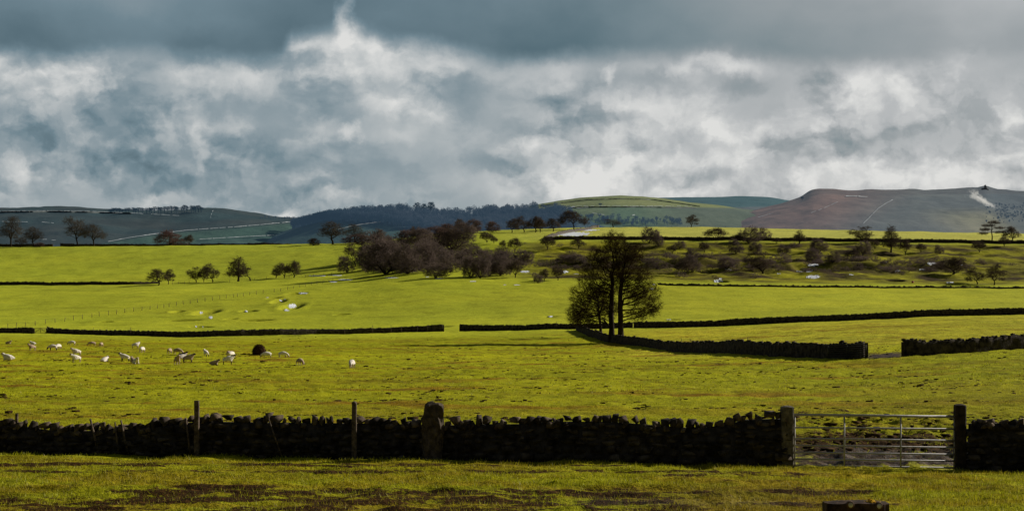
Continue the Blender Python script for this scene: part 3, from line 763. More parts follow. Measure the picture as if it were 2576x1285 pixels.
def tubes(p0, p1, r0, r1, k):
    d = p1 - p0; ln = np.linalg.norm(d, axis=1)[:, None] + 1e-9; d = d / ln
    a = np.where(np.abs(d[:, 2:3]) < .9, np.array([[0, 0, 1.0]]), np.array([[1.0, 0, 0]]))
    u = np.cross(d, a); u /= np.linalg.norm(u, axis=1)[:, None]; w = np.cross(d, u)
    th = np.arange(k) * 2 * np.pi / k
    ring = np.cos(th)[None, :, None] * u[:, None, :] + np.sin(th)[None, :, None] * w[:, None, :]
    V = np.concatenate([p0[:, None, :] + ring * r0[:, None, None], p1[:, None, :] + ring * r1[:, None, None]], 1)   # (m,2k,3)
    m = len(p0); i = np.arange(k); j = (i + 1) % k
    f = np.concatenate([np.stack([i, j, j + k], 1), np.stack([i, j + k, i + k], 1)])
    Fa = f[None] + (np.arange(m) * 2 * k)[:, None, None]
    return V.reshape(-1, 3), Fa.reshape(-1, 3)

def grow(seed, stem, lobes, n, alpha=.45, step=.8, rtip=.012, expo=.46, twn=5, twl=.7, tww=.03, up=.15, rmax=.5, sub=2, wind=(0, 0, 0), thr=.045, spread=.75):
    if not (thr > .09): twn = int(twn * TW[0]); tww = tww * TW[1]; twl = twl * TW[2]; n = int(n * TW[3]); rtip *= TW[4]
    """stem: list of (x,y,z,parent). Returns (trunkV,trunkF,crownV,crownF)"""
    r = np.random.default_rng(seed)
    pos = [np.array(s[:3], float) for s in stem]; par = [s[3] for s in stem]; path = []
    for i, s in enumerate(stem): path.append(0.0 if s[3] < 0 else path[s[3]] + np.linalg.norm(pos[i] - pos[s[3]]))
    ns = len(pos); can = [i > 0 or ns == 1 for i in range(ns)]
    pts = lobes_points(r, lobes, n); pts = pts[pts[:, 2] > .12]
    base = pos[-1]
    pts = pts[np.argsort(np.linalg.norm(pts - base, axis=1))]
    PA = np.zeros((n * 5 + 200, 3)); PL = np.full(n * 5 + 200, 1e9); cnt = ns
    for i in range(ns):
        PA[i] = pos[i]; PL[i] = path[i] if can[i] else 1e6
    tips = []
    for p in pts:
        dd = np.linalg.norm(PA[:cnt] - p, axis=1)
        down = np.maximum(0, PA[:cnt, 2] - p[2]) * .5
        q = int(np.argmin(dd + alpha * PL[:cnt] + down)); L = dd[q]
        m = max(1, int(L / step)); prev = q; bow = r.normal(0, .07, 3) * L
        for s in range(1, m + 1):
            t = s / m
            if cnt >= len(PA) - 1: break
            PA[cnt] = PA[q] * (1 - t) + p * t + bow * math.sin(math.pi * t) + (r.normal(0, .03, 3) * step if s < m else 0)
            par.append(prev); PL[cnt] = PL[prev] + np.linalg.norm(PA[cnt] - PA[prev]); prev = cnt; cnt += 1
        tips.append(prev)
    PA = PA[:cnt]; par = np.array(par[:cnt]); c = np.zeros(cnt)
    for t in tips: c[t] += 1
    for i in range(cnt - 1, 0, -1):
        if par[i] >= 0: c[par[i]] += c[i]
    c = np.maximum(c, 1); rad = np.minimum(rtip * c ** expo, rmax)
    e = np.nonzero(par >= 0)[0]; p0 = PA[par[e]]; p1 = PA[e]; r1 = rad[e]; r0 = np.minimum(rad[par[e]], r1 * 1.6)
    w = np.array(wind)
    big = r1 > thr
    big[: max(0, ns - 1)] = True
    base_edge = (par[e] == 0) & (np.arange(len(e)) < ns)
    r0 = np.where(base_edge & (PA[par[e], 2] < .1), r0 * 1.35, r0)
    tv, tf = tubes(p0[big], p1[big], r0[big], r1[big], 7 if rmax > .2 else 5)
    cv, cf = tubes(p0[~big], p1[~big], r0[~big], r1[~big], 3)
    src = np.nonzero((c <= (5.5 if thr < .09 else 2.5)) & (par >= 0))[0]
    dirs = PA[src] - PA[par[src]]; dirs /= (np.linalg.norm(dirs, axis=1)[:, None] + 1e-9)
    o = np.repeat(PA[src], twn, 0); dr = np.repeat(dirs, twn, 0)
    def tw(o, dr, L, W):
        m = len(o); d = dr * .6 + r.normal(0, spread, (m, 3)) + np.array([0, 0, up]) + w
        d /= np.linalg.norm(d, axis=1)[:, None]
        ln = L * (.45 + .75 * r.random(m)); tip = o + d * ln[:, None]
        s = np.cross(d, r.normal(size=(m, 3))); s /= np.linalg.norm(s, axis=1)[:, None]
        V = np.stack([o - s * W / 2, o + s * W / 2, tip], 1)
        return V.reshape(-1, 3), d, tip
    V1, d1, t1 = tw(o, dr, twl, tww)
    Vs = [V1]
    if sub:
        k = r.random((len(o) * sub, 1)) * .7 + .2
        oo = np.repeat(o, sub, 0); tt = np.repeat(t1, sub, 0)
        V2, _, _ = tw(oo + (tt - oo) * k, np.repeat(d1, sub, 0), twl * .6, tww * .75); Vs.append(V2)
    V = np.concatenate(Vs); ok = V.reshape(-1, 3, 3)[:, :, 2].min(1) > .02
    V = V.reshape(-1, 3, 3)[ok].reshape(-1, 3)
    CV = np.concatenate([cv, V]); CF = np.concatenate([cf, np.arange(len(V)).reshape(-1, 3) + len(cv)])
    return tv, tf, CV, CF

def tree_meshes(name, g, barkmat, twigmat, tn='trunk', cn='crown'):
    tv, tf, cv, cf = g
    return mesh(tn, tv, tf, [barkmat], smooth=True), mesh(cn, cv, cf, [twigmat]), np.percentile(cv[:, 2], 99), np.percentile(cv[:, 0], 98) - np.percentile(cv[:, 0], 2)

# the twin trees and the slighter one behind ---------------------------------------------
def big_trees():
    global TW
    TW = (2.2, 1.12, 1.12, 2.4, .68)
    defs = [
     ('twin tree on the sheep side with the lower sweeping crown, trunk on the wall', 1538, 230, 21,
      [(0,0,0,-1),(.05,0,2.2,0),(-.05,.1,4.6,1),(.05,0,7.0,2),(.15,.1,9.2,3),(.2,0,11.2,4)],
      [(-3.0,0,10.8,2.8,2.8,2.5),(-.8,0,13.4,2.9,2.7,2.4),(-2.2,0,13.4,2.0,2.0,1.8),(.3,0,16.3,2.2,2.1,1.9),(-4.6,0,7.8,2.4,2.6,1.9),(-5.2,0,4.8,2.1,2.6,2.1),(-1.6,0,8.2,2.8,3.0,2.6),(.6,.5,9.8,2.2,2.6,2.8),(-3.4,-.5,3.6,2.6,2.4,1.5),(-.6,.8,5.2,2.0,1.8,1.8)], 1000, .46),
     ('twin tree with the stout bare trunk, crown spreading toward the climbing wall', 1562, 229, 22,
      [(0,0,0,-1),(-.05,0,2.5,0),(-.1,0,5.2,1),(-.12,.1,7.8,2),(.1,0,9.6,3),(.3,0,11.5,4)],
      [(1.0,0,13.2,2.6,2.6,2.3),(2.9,0,10.6,2.4,2.8,2.0),(4.0,0,8.0,2.5,2.8,1.9),(4.4,0,6.0,2.3,2.6,1.3),(2.0,0,8.0,2.0,2.6,2.4),(-.8,0,15.6,2.0,2.0,1.7),(1.9,0,14.4,2.2,2.1,1.7),(2.6,.3,4.6,2.4,2.0,1.3),(4.9,0,5.0,1.4,1.6,1.0),(.2,0,11,2.2,2.4,2.0)], 950, .48),
     ('slighter tree standing behind the twin trees, its stem forked low', 1511, 262, 23,
      [(0,0,0,-1),(0,0,2.0,0),(-.3,0,3.8,1),(.3,.1,5.6,2),(-.5,0,6.4,2)],
      [(-2.6,0,5.2,2.8,2.5,1.9),(-.5,0,7.4,2.6,2.5,2.2),(-4.2,0,3.4,1.9,2.2,1.5),(1.6,0,5.2,2.0,2.2,1.7)], 420, .24)]
    for lab, px, Y, seed, stem, lobes, n, rm in defs:
        g = grow(seed, stem, lobes, n, alpha=.42, step=.7, rtip=.0135, expo=.50, twn=5, twl=.62, tww=.021, up=.05, rmax=rm, sub=2, thr=.05)
        tm, cm, _, _ = tree_meshes('tree', g, M['bark'], M['twig_big'])
        root = empty('broadleaf_tree', GP(px, Y) - Vector((0, 0, .05))); tag(root, lab, 'tree', 'bare trees at the wall corner')
        obj('trunk', tm, root); obj('crown', cm, root)
big_trees(); TW = (1.2, 1.25, 1.30, 1.6, .72)

# templates ------------------------------------------------------------------------------
T = {}
def template(key, kind, seed, twig, **kw):
    r = np.random.default_rng(seed)
    if kind == 'round':      # parkland tree 15 m
        j = lambda s: r.normal(0, s)
        stem = [(0,0,0,-1),(j(.1),j(.1),1.8,0),(j(.2),j(.2),3.6,1),(j(.3)-.5,j(.3),5.6,2),(j(.3)+.6,j(.3),5.4,2),(j(.3),j(.4),7.5,3)]
        lobes = [(0,0,9.5,4.4,4.2,4.2),(-3+j(.5),0,7.5,2.8,2.8,2.6),(3+j(.5),0,7.2,2.8,2.8,2.6),(j(1),0,12.6,2.9,2.8,2.2),(j(2),-1.5,6.5,3,2.5,2.2)]
        g = grow(seed, stem, lobes, 380, .42, 1.0, .022, .46, 5, .95, .050, .15, .48, 2)
    elif kind == 'thorn':    # windswept hawthorn 6 m
        a = r.normal(0, .25); wd = kw.get('wind', -.25)
        stem = [(0,0,0,-1),(.12+a*.3,0,.6,0),(-.1+a*.7,0,1.25,1),(-.5+a,.1,1.9,2),(.45+a,-.1,2.0,2)]
        j = lambda s_: r.normal(0, s_)
        lobes = [(wd*1.3,0,3.3,1.9,1.8,1.4),(-1.3+wd+j(.3),j(.4),2.3+j(.3),1.2,1.3,.9),(1.2+wd*.5+j(.3),j(.4),2.5+j(.3),1.15,1.2,1.0),(wd+j(.5),0,4.7+j(.2),1.2,1.2,.9),(wd*2+j(.7),.3,3.9,1.3,1.2,1.0),(j(.9),-.4,1.7,1.0,1.0,.5)]
        g = grow(seed, stem, lobes, 210, .40, .5, .012, .47, 5, .55, .042, .15, .17, 2, (wd * .6, 0, 0))
    elif kind == 'upright':  # narrow tree 7 m
        stem = [(0,0,0,-1),(.05,0,1.2,0),(-.05,0,2.6,1),(.05,0,4.2,2),(0,0,5.8,3)]
        lobes = [(0,0,2.2,1.7,1.6,.9),(.1,0,3.4,1.5,1.4,1.0),(-.1,0,4.6,1.05,1.0,1.0),(0,0,6.0,.6,.6,.9)]
        g = grow(seed, stem, lobes, 210, .35, .5, .012, .46, 5, .5, .042, .05, .18, 2)
    elif kind == 'bush':     # many-stemmed scrub 5 m
        stem = [(0,0,0,-1)] + [(r.normal(0,.5), r.normal(0,.5), .7 + .3*r.random(), 0) for _ in range(6)]
        lobes = [(0,0,2.3,2.1,1.9,2.0),(-1.3+r.normal(0,.3),0,1.7,1.3,1.4,1.5),(1.3+r.normal(0,.3),0,1.6,1.3,1.4,1.4),(r.normal(0,.5),0,3.7,1.3,1.2,1.0),(r.normal(0,.4),0,.9,2.1,1.8,.85),(r.normal(0,.8),-.3,2.9,1.3,1.2,1.2)]
        g = grow(seed, stem, lobes, 230, .25, .5, .012, .42, 6, .60, .048, .35, .10, 2)
    elif kind == 'shrub':    # small round shrub on short stem 4 m
        stem = [(0,0,0,-1),(.05,0,.5,0),(-.35,.1,1.1,1),(.35,-.1,1.1,1),(0,.2,1.3,1)]
        lobes = [(0,0,2.3,1.6,1.5,1.2),(-.8+r.normal(0,.2),0,2.0,1.0,1.0,.8),(.8+r.normal(0,.2),0,2.0,1.0,1.0,.8),(r.normal(0,.3),0,3.2,.8,.8,.6)]
        g = grow(seed, stem, lobes, 170, .3, .4, .011, .44, 5, .48, .040, .3, .11, 2)
    elif kind == 'swept':    # big wind-combed thorn 8 m leaning
        stem = [(0,0,0,-1),(.1,0,1.2,0),(-.2,0,2.4,1),(-.9,0,3.4,2),(.8,0,3.3,2)]
        lobes = [(-2.6,0,3.9,2.2,2,1.7),(-.2,0,4.6,2.6,2.2,2.0),(2.4,0,3.4,2.2,2.0,1.5),(-1.6,0,5.8,1.9,1.8,.9),(3.6,0,2.7,1.2,1.2,.9),(-3.4,0,2.9,1.4,1.4,.9)]
        g = grow(seed, stem, lobes, 320, .35, .6, .013, .46, 6, .75, .05, .15, .28, 2, (-.35, 0, .1))
    elif kind == 'tiered':   # flat layered crown 9 m
        stem = [(0,0,0,-1),(.1,0,2.0,0),(-.1,0,4.0,1),(0,0,6.0,2),(.1,0,7.6,3)]
        lobes = [(-2.5,0,3.4,1.7,1.6,.5),(2.3,0,3.9,1.9,1.6,.5),(-1.9,0,5.0,1.8,1.6,.5),(2.0,0,5.6,1.8,1.6,.5),(-1.0,0,6.6,2.0,1.7,.55),(.6,0,7.8,2.0,1.6,.6),(3.6,0,2.7,1.1,.9,.4)]
        g = grow(seed, stem, lobes, 300, .4, .5, .013, .46, 6, .5, .045, .1, .22, 2, spread=.6)
    elif kind == 'far':      # plantation tree 14 m
        stem = [(0,0,0,-1),(.1,0,3.0,0),(-.1,0,6.0,1),(0,0,9.0,2)]
        lobes = [(0,0,9.5,2.7,2.6,3.6),(0,0,12.0,1.9,1.8,2.0)]
        g = grow(seed, stem, lobes, 110, .4, 1.4, .06, .42, 7, 1.5, .26, .3, .38, 1, thr=.12)
    tm, cm, H, W = tree_meshes(key, g, M['bark'] if kind != 'far' else M['twig_blue'], M[twig], 'stems' if kind in ('bush', 'shrub') else 'trunk', 'twigs' if kind in ('bush', 'shrub') else 'crown')
    T[key] = dict(t=tm, c=cm, H=H, W=W, kind=kind)
for i in range(4): template('round%d' % i, 'round', 300 + i, 'twig_ridge')
for i in range(5): template('thorn%d' % i, 'thorn', 320 + i, 'twig_dark', wind=(-.25, -.4, -.1, .2, -.3)[i])
for i in range(2): template('upright%d' % i, 'upright', 340 + i, 'twig_dark')
for i in range(5): template('mauve%d' % i, 'bush', 360 + i, 'twig_mauve')
for i in range(2): template('russet%d' % i, 'bush', 380 + i, 'twig_red')
template('pink0', 'bush', 390, 'twig_pink')
for i in range(4): template('shrub%d' % i, 'shrub', 400 + i, 'twig_dark')
template('swept0', 'swept', 420, 'twig_dark'); template('tiered0', 'tiered', 425, 'twig_dark')
for i in range(3): template('far%d' % i, 'far', 430 + i, 'twig_blue')

PLANTED = set()
def plant(key, name, label, cat, px, py, top, w, group=None, base=None, wmul=1.0):
    """a tree or bush whose foot is seen at (px,py), its top at height 'top' and its crown w wide"""
    g = base if base is not None else G(px, py)
    t = T[key]; s = F / g.y
    pyb = HZ - s * g.z
    H = max(.8, (pyb - top) / s); W = max(.6, w * wmul / s)
    root = empty(name, g - Vector((0, 0, .08)), 0.0, (W / t['W'], (W / t['W'] + H / t['H']) / 2, H / t['H']))
    root.rotation_euler = (0, 0, random.gauss(0, .25))
    tag(root, label, cat, group)
    obj('stems' if t['kind'] in ('bush', 'shrub') else 'trunk', t['t'], root); obj('twigs' if t['kind'] in ('bush', 'shrub') else 'crown', t['c'], root)
    return root
def K1(c, d): return c * .3446, 450.8 + d * .3446
def K2(c, d): return 805 + c * .3446, 450.8 + d * .3446
def K3(c, d): return 1610 + c * .3759, 450.8 + d * .3759
def PL(K, k, lst, group):
    for key, name, label, cat, c, b, top, w in lst:
        px, py = K(c, b); _, tp = K(c, top)
        plant(key, name, label, cat, px, py, tp, w * k, group)

RIDGE = 'bare trees along the skyline wall'
PL(K1, .3446, [
 ('round0', 'broadleaf_tree', 'biggest rounded bare tree on the skyline, at the very end of the wall', 'tree', 80, 495, 275, 165),
 ('round1', 'broadleaf_tree', 'small brown tree tucked between the biggest rounded tree and its slim neighbour', 'tree', 150, 497, 415, 100),
 ('round2', 'broadleaf_tree', 'slim mid-sized skyline tree above the dark russet bush', 'tree', 245, 490, 350, 140),
 ('round1', 'broadleaf_tree', 'taller tree of the close pair on the skyline wall', 'tree', 565, 487, 276, 170),
 ('round3', 'broadleaf_tree', 'lower spreading tree of the close pair on the skyline wall', 'tree', 685, 488, 330, 170),
 ('round2', 'broadleaf_tree', 'pale bare tree where the skyline field meets the thicket', 'tree', 2430, 476, 312, 190),
 ('shrub0', 'thorn_tree', 'little lollipop-shaped thorn beside the pinkish bush on the skyline', 'tree', 1380, 480, 405, 66)], RIDGE)
PL(K1, .3446, [
 ('russet0', 'russet_bush', 'low dark russet bush under the slim skyline tree', 'bush', 288, 494, 462, 84),
 ('pink0', 'pinkish_bush', 'broad pinkish bush alone on the skyline wall', 'bush', 1235, 482, 373, 205),
 ('russet1', 'russet_bush', 'small reddish bush beside the pale bare tree near the thicket', 'bush', 2290, 482, 430, 92)], 'bushes along the skyline wall')
PL(K1, .3446, [
 ('thorn0', 'thorn_tree', 'flat-topped thorn where the dark wall on the slope ends', 'tree', 1155, 775, 655, 152),
 ('thorn3', 'thorn_tree', 'thin leaning thorn beside the flat-topped one at the wall end', 'tree', 1228, 766, 656, 92),
 ('thorn4', 'thorn_tree', 'narrowest-footed thorn, outer one of the three standing close together', 'tree', 1432, 753, 640, 98),
 ('shrub1', 'thorn_tree', 'slight thorn squeezed in the middle of the three standing together', 'tree', 1487, 751, 640, 74),
 ('thorn1', 'thorn_tree', 'widest dark thorn of the three standing close together', 'tree', 1552, 751, 617, 134),
 ('upright0', 'thorn_tree', 'pointed tree, tallest in the row, beside the broken stump', 'tree', 1740, 746, 573, 150),
 ('upright1', 'thorn_tree', 'smallest thorn in the row, just past the broken stump', 'tree', 2015, 722, 628, 62),
 ('shrub2', 'thorn_tree', 'rounded thorn between the smallest and the last of the row', 'tree', 2075, 721, 612, 100),
 ('thorn2', 'thorn_tree', 'last thorn of the row before the thicket, flat headed on a bare stem', 'tree', 2145, 717, 597, 100)], 'row of thorn trees along the fence on the green slope')
# broken stump in that row
def broken_stump():
    px, py = K1(1822, 742); g = G(px, py); root = empty('tree_stump', g); tag(root, 'broken dead stump with one bent limb in the thorn row', 'tree stump')
    S = Soup(); S.tube((0.4, 0, -.1), (0, 0, 1.5), .34, .24, 7); S.tube((0, 0, 1.4), (-1.0, 0, 2.0), .22, .15, 6); S.build('trunk', M['bark'], root)
    S = Soup(); S.tube((-1.0, 0, 2.0), (-2.1, 0, 1.9), .14, .08, 5); S.tube((-2.1, 0, 1.9), (-2.6, .1, 2.6), .08, .03, 5); S.tube((-.9, 0, 2.0), (-.9, 0, 2.9), .09, .02, 5); S.build('limb', M['bark'], root)
broken_stump()

TH = 'scrub thicket between the two green fields'
PL(K2, .3446, [
 ('round3', 'broadleaf_tree', 'pale rounded tree behind the reddish hedge, next to the pale bare tree', 'tree', 255, 425, 328, 145)], RIDGE)
PL(K2, .3446, [
 ('russet0', 'russet_bush', 'reddish hedge-like bush on the skyline beside the thicket', 'bush', 270, 472, 402, 190),
 ('thorn1', 'scrub_bush', 'dark upright thorn at the thicket edge facing the bright slope', 'bush', 258, 640, 470, 135),
 ('mauve0', 'scrub_bush', 'low bush at the foot of the thicket edge beside the snow', 'bush', 195, 682, 562, 120),
 ('mauve1', 'scrub_bush', 'biggest mauve-grey bush, billowing at the lower corner of the thicket', 'bush', 480, 694, 438, 340),
 ('mauve2', 'scrub_bush', 'broad bush peering over the biggest mauve bush', 'bush', 400, 580, 392, 260),
 ('mauve3', 'scrub_bush', 'grey bush next to the biggest mauve bush on its sunny side', 'bush', 640, 692, 470, 210),
 ('mauve4', 'scrub_bush', 'tall grey bush in the heart of the thicket', 'bush', 725, 665, 460, 225),
 ('mauve0', 'scrub_bush', 'bushy growth below the dark tree in the thicket', 'bush', 825, 645, 440, 250),
 ('thorn2', 'thorn_tree', 'dark thorn tree with a clear round head inside the thicket', 'tree', 950, 560, 362, 250),
 ('russet1', 'scrub_bush', 'dark brown bush in the back row, nearest the pale trees', 'bush', 640, 480, 372, 190),
 ('mauve1', 'scrub_bush', 'dark bush in the middle of the back row of the thicket', 'bush', 740, 480, 355, 210),
 ('russet0', 'scrub_bush', 'brown bush in the back row behind the dark thorn tree', 'bush', 840, 460, 345, 210),
 ('russet1', 'scrub_bush', 'highest russet bush of the thicket top', 'bush', 935, 430, 326, 170),
 ('mauve2', 'scrub_bush', 'spreading bush at the upper corner of the thicket by the bright field', 'bush', 1040, 470, 312, 180),
 ('russet0', 'scrub_bush', 'rounded russet bush crowning the upper end of the thicket', 'bush', 1118, 398, 294, 125),
 ('shrub3', 'scrub_bush', 'narrow bush just behind the russet bush crowning the thicket', 'bush', 1022, 400, 288, 76),
 ('mauve3', 'scrub_bush', 'grey bush rising behind the broad one at the thicket shoulder', 'bush', 445, 480, 366, 140),
 ('upright0', 'scrub_bush', 'small pointed bush standing up from the thicket skyline', 'bush', 680, 420, 348, 56),
 ('mauve4', 'scrub_bush', 'low mauve bush alone in front of the thicket beside a snow streak', 'bush', 842, 722, 606, 180),
 ('mauve0', 'scrub_bush', 'dim bush filling the gap behind the lone low mauve bush', 'bush', 950, 680, 556, 180),
 ('mauve1', 'scrub_bush', 'first bush of the leggy clump casting shadows on the flat field', 'bush', 1100, 720, 556, 130),
 ('mauve2', 'scrub_bush', 'second bush of the leggy clump, dark stems showing', 'bush', 1168, 722, 552, 130),
 ('mauve3', 'scrub_bush', 'third bush of the leggy clump, tallest of them', 'bush', 1235, 706, 545, 140),
 ('mauve4', 'scrub_bush', 'last bush of the leggy clump toward the open slope', 'bush', 1315, 706, 556, 160),
 ('shrub0', 'scrub_bush', 'small grey bush standing clear beside the leggy clump', 'bush', 1425, 718, 588, 115),
 ('mauve0', 'scrub_bush', 'grey bush above the leggy clump', 'bush', 1060, 640, 530, 150),
 ('mauve1', 'scrub_bush', 'wide dim bush deep in the thicket hollow', 'bush', 880, 620, 490, 180),
 ('mauve3', 'scrub_bush', 'bush rising directly behind the biggest mauve bush', 'bush', 560, 650, 462, 200),
 ('mauve4', 'scrub_bush', 'shaded bush between the dark upright thorn and the biggest mauve bush', 'bush', 340, 660, 490, 150),
 ('mauve2', 'scrub_bush', 'grey scrub on the slope past the leggy clump', 'bush', 1480, 630, 515, 150),
 ('mauve3', 'scrub_bush', 'dim scrub above the last leggy bush', 'bush', 1350, 620, 525, 160),
 ('mauve0', 'scrub_bush', 'low dim scrub near the top of the shaded slope', 'bush', 1240, 600, 520, 160),
 ('mauve4', 'scrub_bush', 'low scrub below the three small field thorns', 'bush', 1110, 560, 490, 150),
 ('mauve1', 'scrub_bush', 'faint scrub half hidden by the twin trees', 'bush', 1880, 620, 545, 170),
 ('mauve2', 'scrub_bush', 'faint scrub on the dark slope beside the twin trees', 'bush', 1780, 610, 555, 140)], TH)
SK = 'thorns standing on the skyline beyond the thicket'
PL(K2, .3446, [
 ('russet1', 'scrub_bush', 'round russet bush alone on the skyline past the thicket', 'bush', 1258, 386, 308, 98),
 ('thorn3', 'thorn_tree', 'first thorn of the skyline group, boxy dark head', 'tree', 1400, 390, 288, 96),
 ('thorn1', 'thorn_tree', 'second thorn of the skyline group, widest head', 'tree', 1490, 386, 272, 120),
 ('thorn2', 'thorn_tree', 'third thorn of the skyline group, pale head', 'tree', 1573, 386, 272, 110),
 ('shrub1', 'thorn_tree', 'short dark thorn in front of the skyline group', 'tree', 1607, 388, 292, 80),
 ('thorn0', 'thorn_tree', 'last thorn of the skyline group before the windswept tree', 'tree', 1700, 382, 286, 115),
 ('swept0', 'thorn_tree', 'large windswept thorn leaning over the pale wall on the skyline', 'tree', 1852, 372, 230, 215),
 ('round1', 'broadleaf_tree', 'grey domed tree just over the skyline past the snow drift', 'tree', 2140, 352, 290, 125)], SK)
SM = 'small thorns on the bright bank below the skyline group'
PL(K2, .3446, [
 ('shrub2', 'thorn_tree', 'upper small thorn beside the thicket top, clear of the wall', 'tree', 1218, 464, 383, 95),
 ('shrub3', 'thorn_tree', 'tiniest thorn next to the upper small thorn', 'tree', 1269, 472, 415, 50),
 ('shrub0', 'thorn_tree', 'small upright thorn midway down the bright bank', 'tree', 1335, 509, 445, 50),
 ('shrub1', 'thorn_tree', 'rounded thorn lowest on the bright bank', 'tree', 1422, 530, 428, 95),
 ('shrub3', 'thorn_tree', 'grey thorn at the foot of the long snow drift', 'tree', 1660, 517, 412, 100),
 ('thorn0', 'thorn_tree', 'spreading thorn on the dark wall near the twin trees', 'tree', 1885, 507, 428, 105),
 ('shrub2', 'thorn_tree', 'thorn on the lower slope close by the slanted snow patch', 'tree', 1737, 738, 632, 84),
 ('shrub0', 'thorn_tree', 'grey shrub beside the thorn near the slanted snow patch', 'tree', 1637, 748, 652, 66),
 ('mauve2', 'scrub_bush', 'low shrub at the slope foot between snow specks', 'bush', 1590, 758, 690, 70)], SM)
WL = 'thorns and bushes along the skyline field wall'
PL(K3, .3759, [
 ('thorn3', 'thorn_tree', 'lone small thorn on the skyline against the brown hill', 'tree', 342, 320, 238, 80)], SK)
PL(K3, .3759, [
 ('mauve2', 'scrub_bush', 'feathery bush on the skyline field wall just past the twin trees', 'bush', 62, 427, 323, 115),
 ('mauve3', 'scrub_bush', 'shorter bush joined to the feathery one by the twin trees', 'bush', 122, 447, 358, 74),
 ('shrub1', 'scrub_bush', 'wide rounded bush alone on the skyline field wall', 'bush', 508, 410, 326, 145),
 ('mauve4', 'scrub_bush', 'big dark bush on the wall flanked by two smaller ones', 'bush', 725, 428, 320, 155),
 ('shrub0', 'scrub_bush', 'low bush on the near side of the big dark wall bush', 'bush', 650, 424, 368, 86),
 ('mauve0', 'scrub_bush', 'slim bush on the far side of the big dark wall bush', 'bush', 840, 407, 323, 82),
 ('upright1', 'scrub_bush', 'egg-shaped bush standing alone above the wall', 'bush', 1065, 437, 343, 84),
 ('thorn4', 'thorn_tree', 'dark flat-topped thorn on the wall, most solid of them', 'tree', 1508, 428, 316, 155),
 ('upright0', 'thorn_tree', 'tall feathery thorn straddling the wall beside the dark flat-topped one', 'tree', 1680, 492, 318, 112),
 ('tiered0', 'thorn_tree', 'layered flat-branched tree on the wall toward the smoke', 'tree', 2355, 417, 278, 170),
 ('thorn0', 'thorn_tree', 'small open thorn beside the layered flat-branched tree', 'tree', 2490, 417, 316, 106),
 ('shrub3', 'scrub_bush', 'round shrub between the layered tree and the small open thorn', 'bush', 2437, 452, 383, 72)], WL)
SL = 'scrub dotted over the shaded slope below the skyline field wall'
PL(K3, .3759, [
 ('mauve1', 'scrub_bush', 'dense bush hanging just under the wall below the egg-shaped bush', 'bush', 1195, 492, 398, 115),
 ('mauve4', 'scrub_bush', 'dark bush directly under the flat-topped wall thorn', 'bush', 1490, 512, 413, 115),
 ('shrub2', 'scrub_bush', 'little bush under the wall between the two tall thorns', 'bush', 1572, 472, 403, 66),
 ('shrub0', 'scrub_bush', 'open bush down-slope of the tall feathery thorn', 'bush', 1776, 507, 398, 76),
 ('shrub2', 'scrub_bush', 'low spreading bush below the wall toward the layered tree', 'bush', 2270, 489, 413, 88),
 ('mauve0', 'scrub_bush', 'tiny round bush on the lit brow of the slope', 'bush', 2006, 502, 438, 60),
 ('shrub3', 'scrub_bush', 'thin pale bush beside the tiny round bush', 'bush', 1880, 492, 428, 66),
 ('thorn2', 'thorn_tree', 'spreading thorn beside the bright snow patch low on the slope', 'tree', 2095, 637, 523, 180),
 ('thorn1', 'thorn_tree', 'twin-stemmed thorn above the hollow at the slope foot, outer one', 'tree', 2257, 702, 588, 118),
 ('thorn3', 'thorn_tree', 'upright thorn above the hollow at the slope foot, nearer the frame edge', 'tree', 2370, 707, 568, 116),
 ('thorn4', 'thorn_tree', 'largest shadowy thorn midway down the dark slope', 'tree', 822, 632, 486, 180),
 ('shrub1', 'thorn_tree', 'pale thorn low on the dark slope, in front of its partner', 'tree', 300, 652, 535, 110),
 ('mauve3', 'scrub_bush', 'mauve bush just behind the pale thorn on the dark slope', 'bush', 350, 622, 508, 120),
 ('mauve2', 'scrub_bush', 'dim bush under the wall right of the big dark wall bush', 'bush', 960, 502, 438, 86),
 ('mauve1', 'scrub_bush', 'dim bush on the scarp under the hanging dense bush', 'bush', 1160, 560, 462, 110),
 ('shrub2', 'scrub_bush', 'small bush on the upper dark slope below the rounded wall bush', 'bush', 430, 492, 420, 66),
 ('mauve4', 'scrub_bush', 'small rounded bush on the bank near the feathery wall bush', 'bush', 265, 467, 412, 76),
 ('shrub0', 'scrub_bush', 'thin bush on the bank below the feathery wall bush', 'bush', 215, 502, 438, 66),
 ('mauve0', 'scrub_bush', 'faint bush in shade behind the mauve one', 'bush', 350, 540, 458, 80),
 ('mauve3', 'scrub_bush', 'spread of dim scrub below the low wall bush', 'bush', 640, 500, 400, 100),
 ('mauve2', 'scrub_bush', 'dim scrub straight below the big dark wall bush', 'bush', 765, 500, 418, 90),
 ('shrub3', 'scrub_bush', 'low bush tight against the wall past the slim bush', 'bush', 915, 430, 396, 66),
 ('mauve1', 'scrub_bush', 'broad dark scrub on the scarp left of the largest shadowy thorn', 'bush', 580, 600, 515, 130),
 ('mauve0', 'scrub_bush', 'broad dim scrub on the scarp nearest the twin trees', 'bush', 110, 600, 525, 150),
 ('mauve4', 'scrub_bush', 'scrub at the scarp top above the scattered snow', 'bush', 1290, 560, 480, 100),
 ('shrub1', 'scrub_bush', 'small dark scrub under the flat-topped thorn, lower down', 'bush', 1420, 545, 470, 90)], SL)

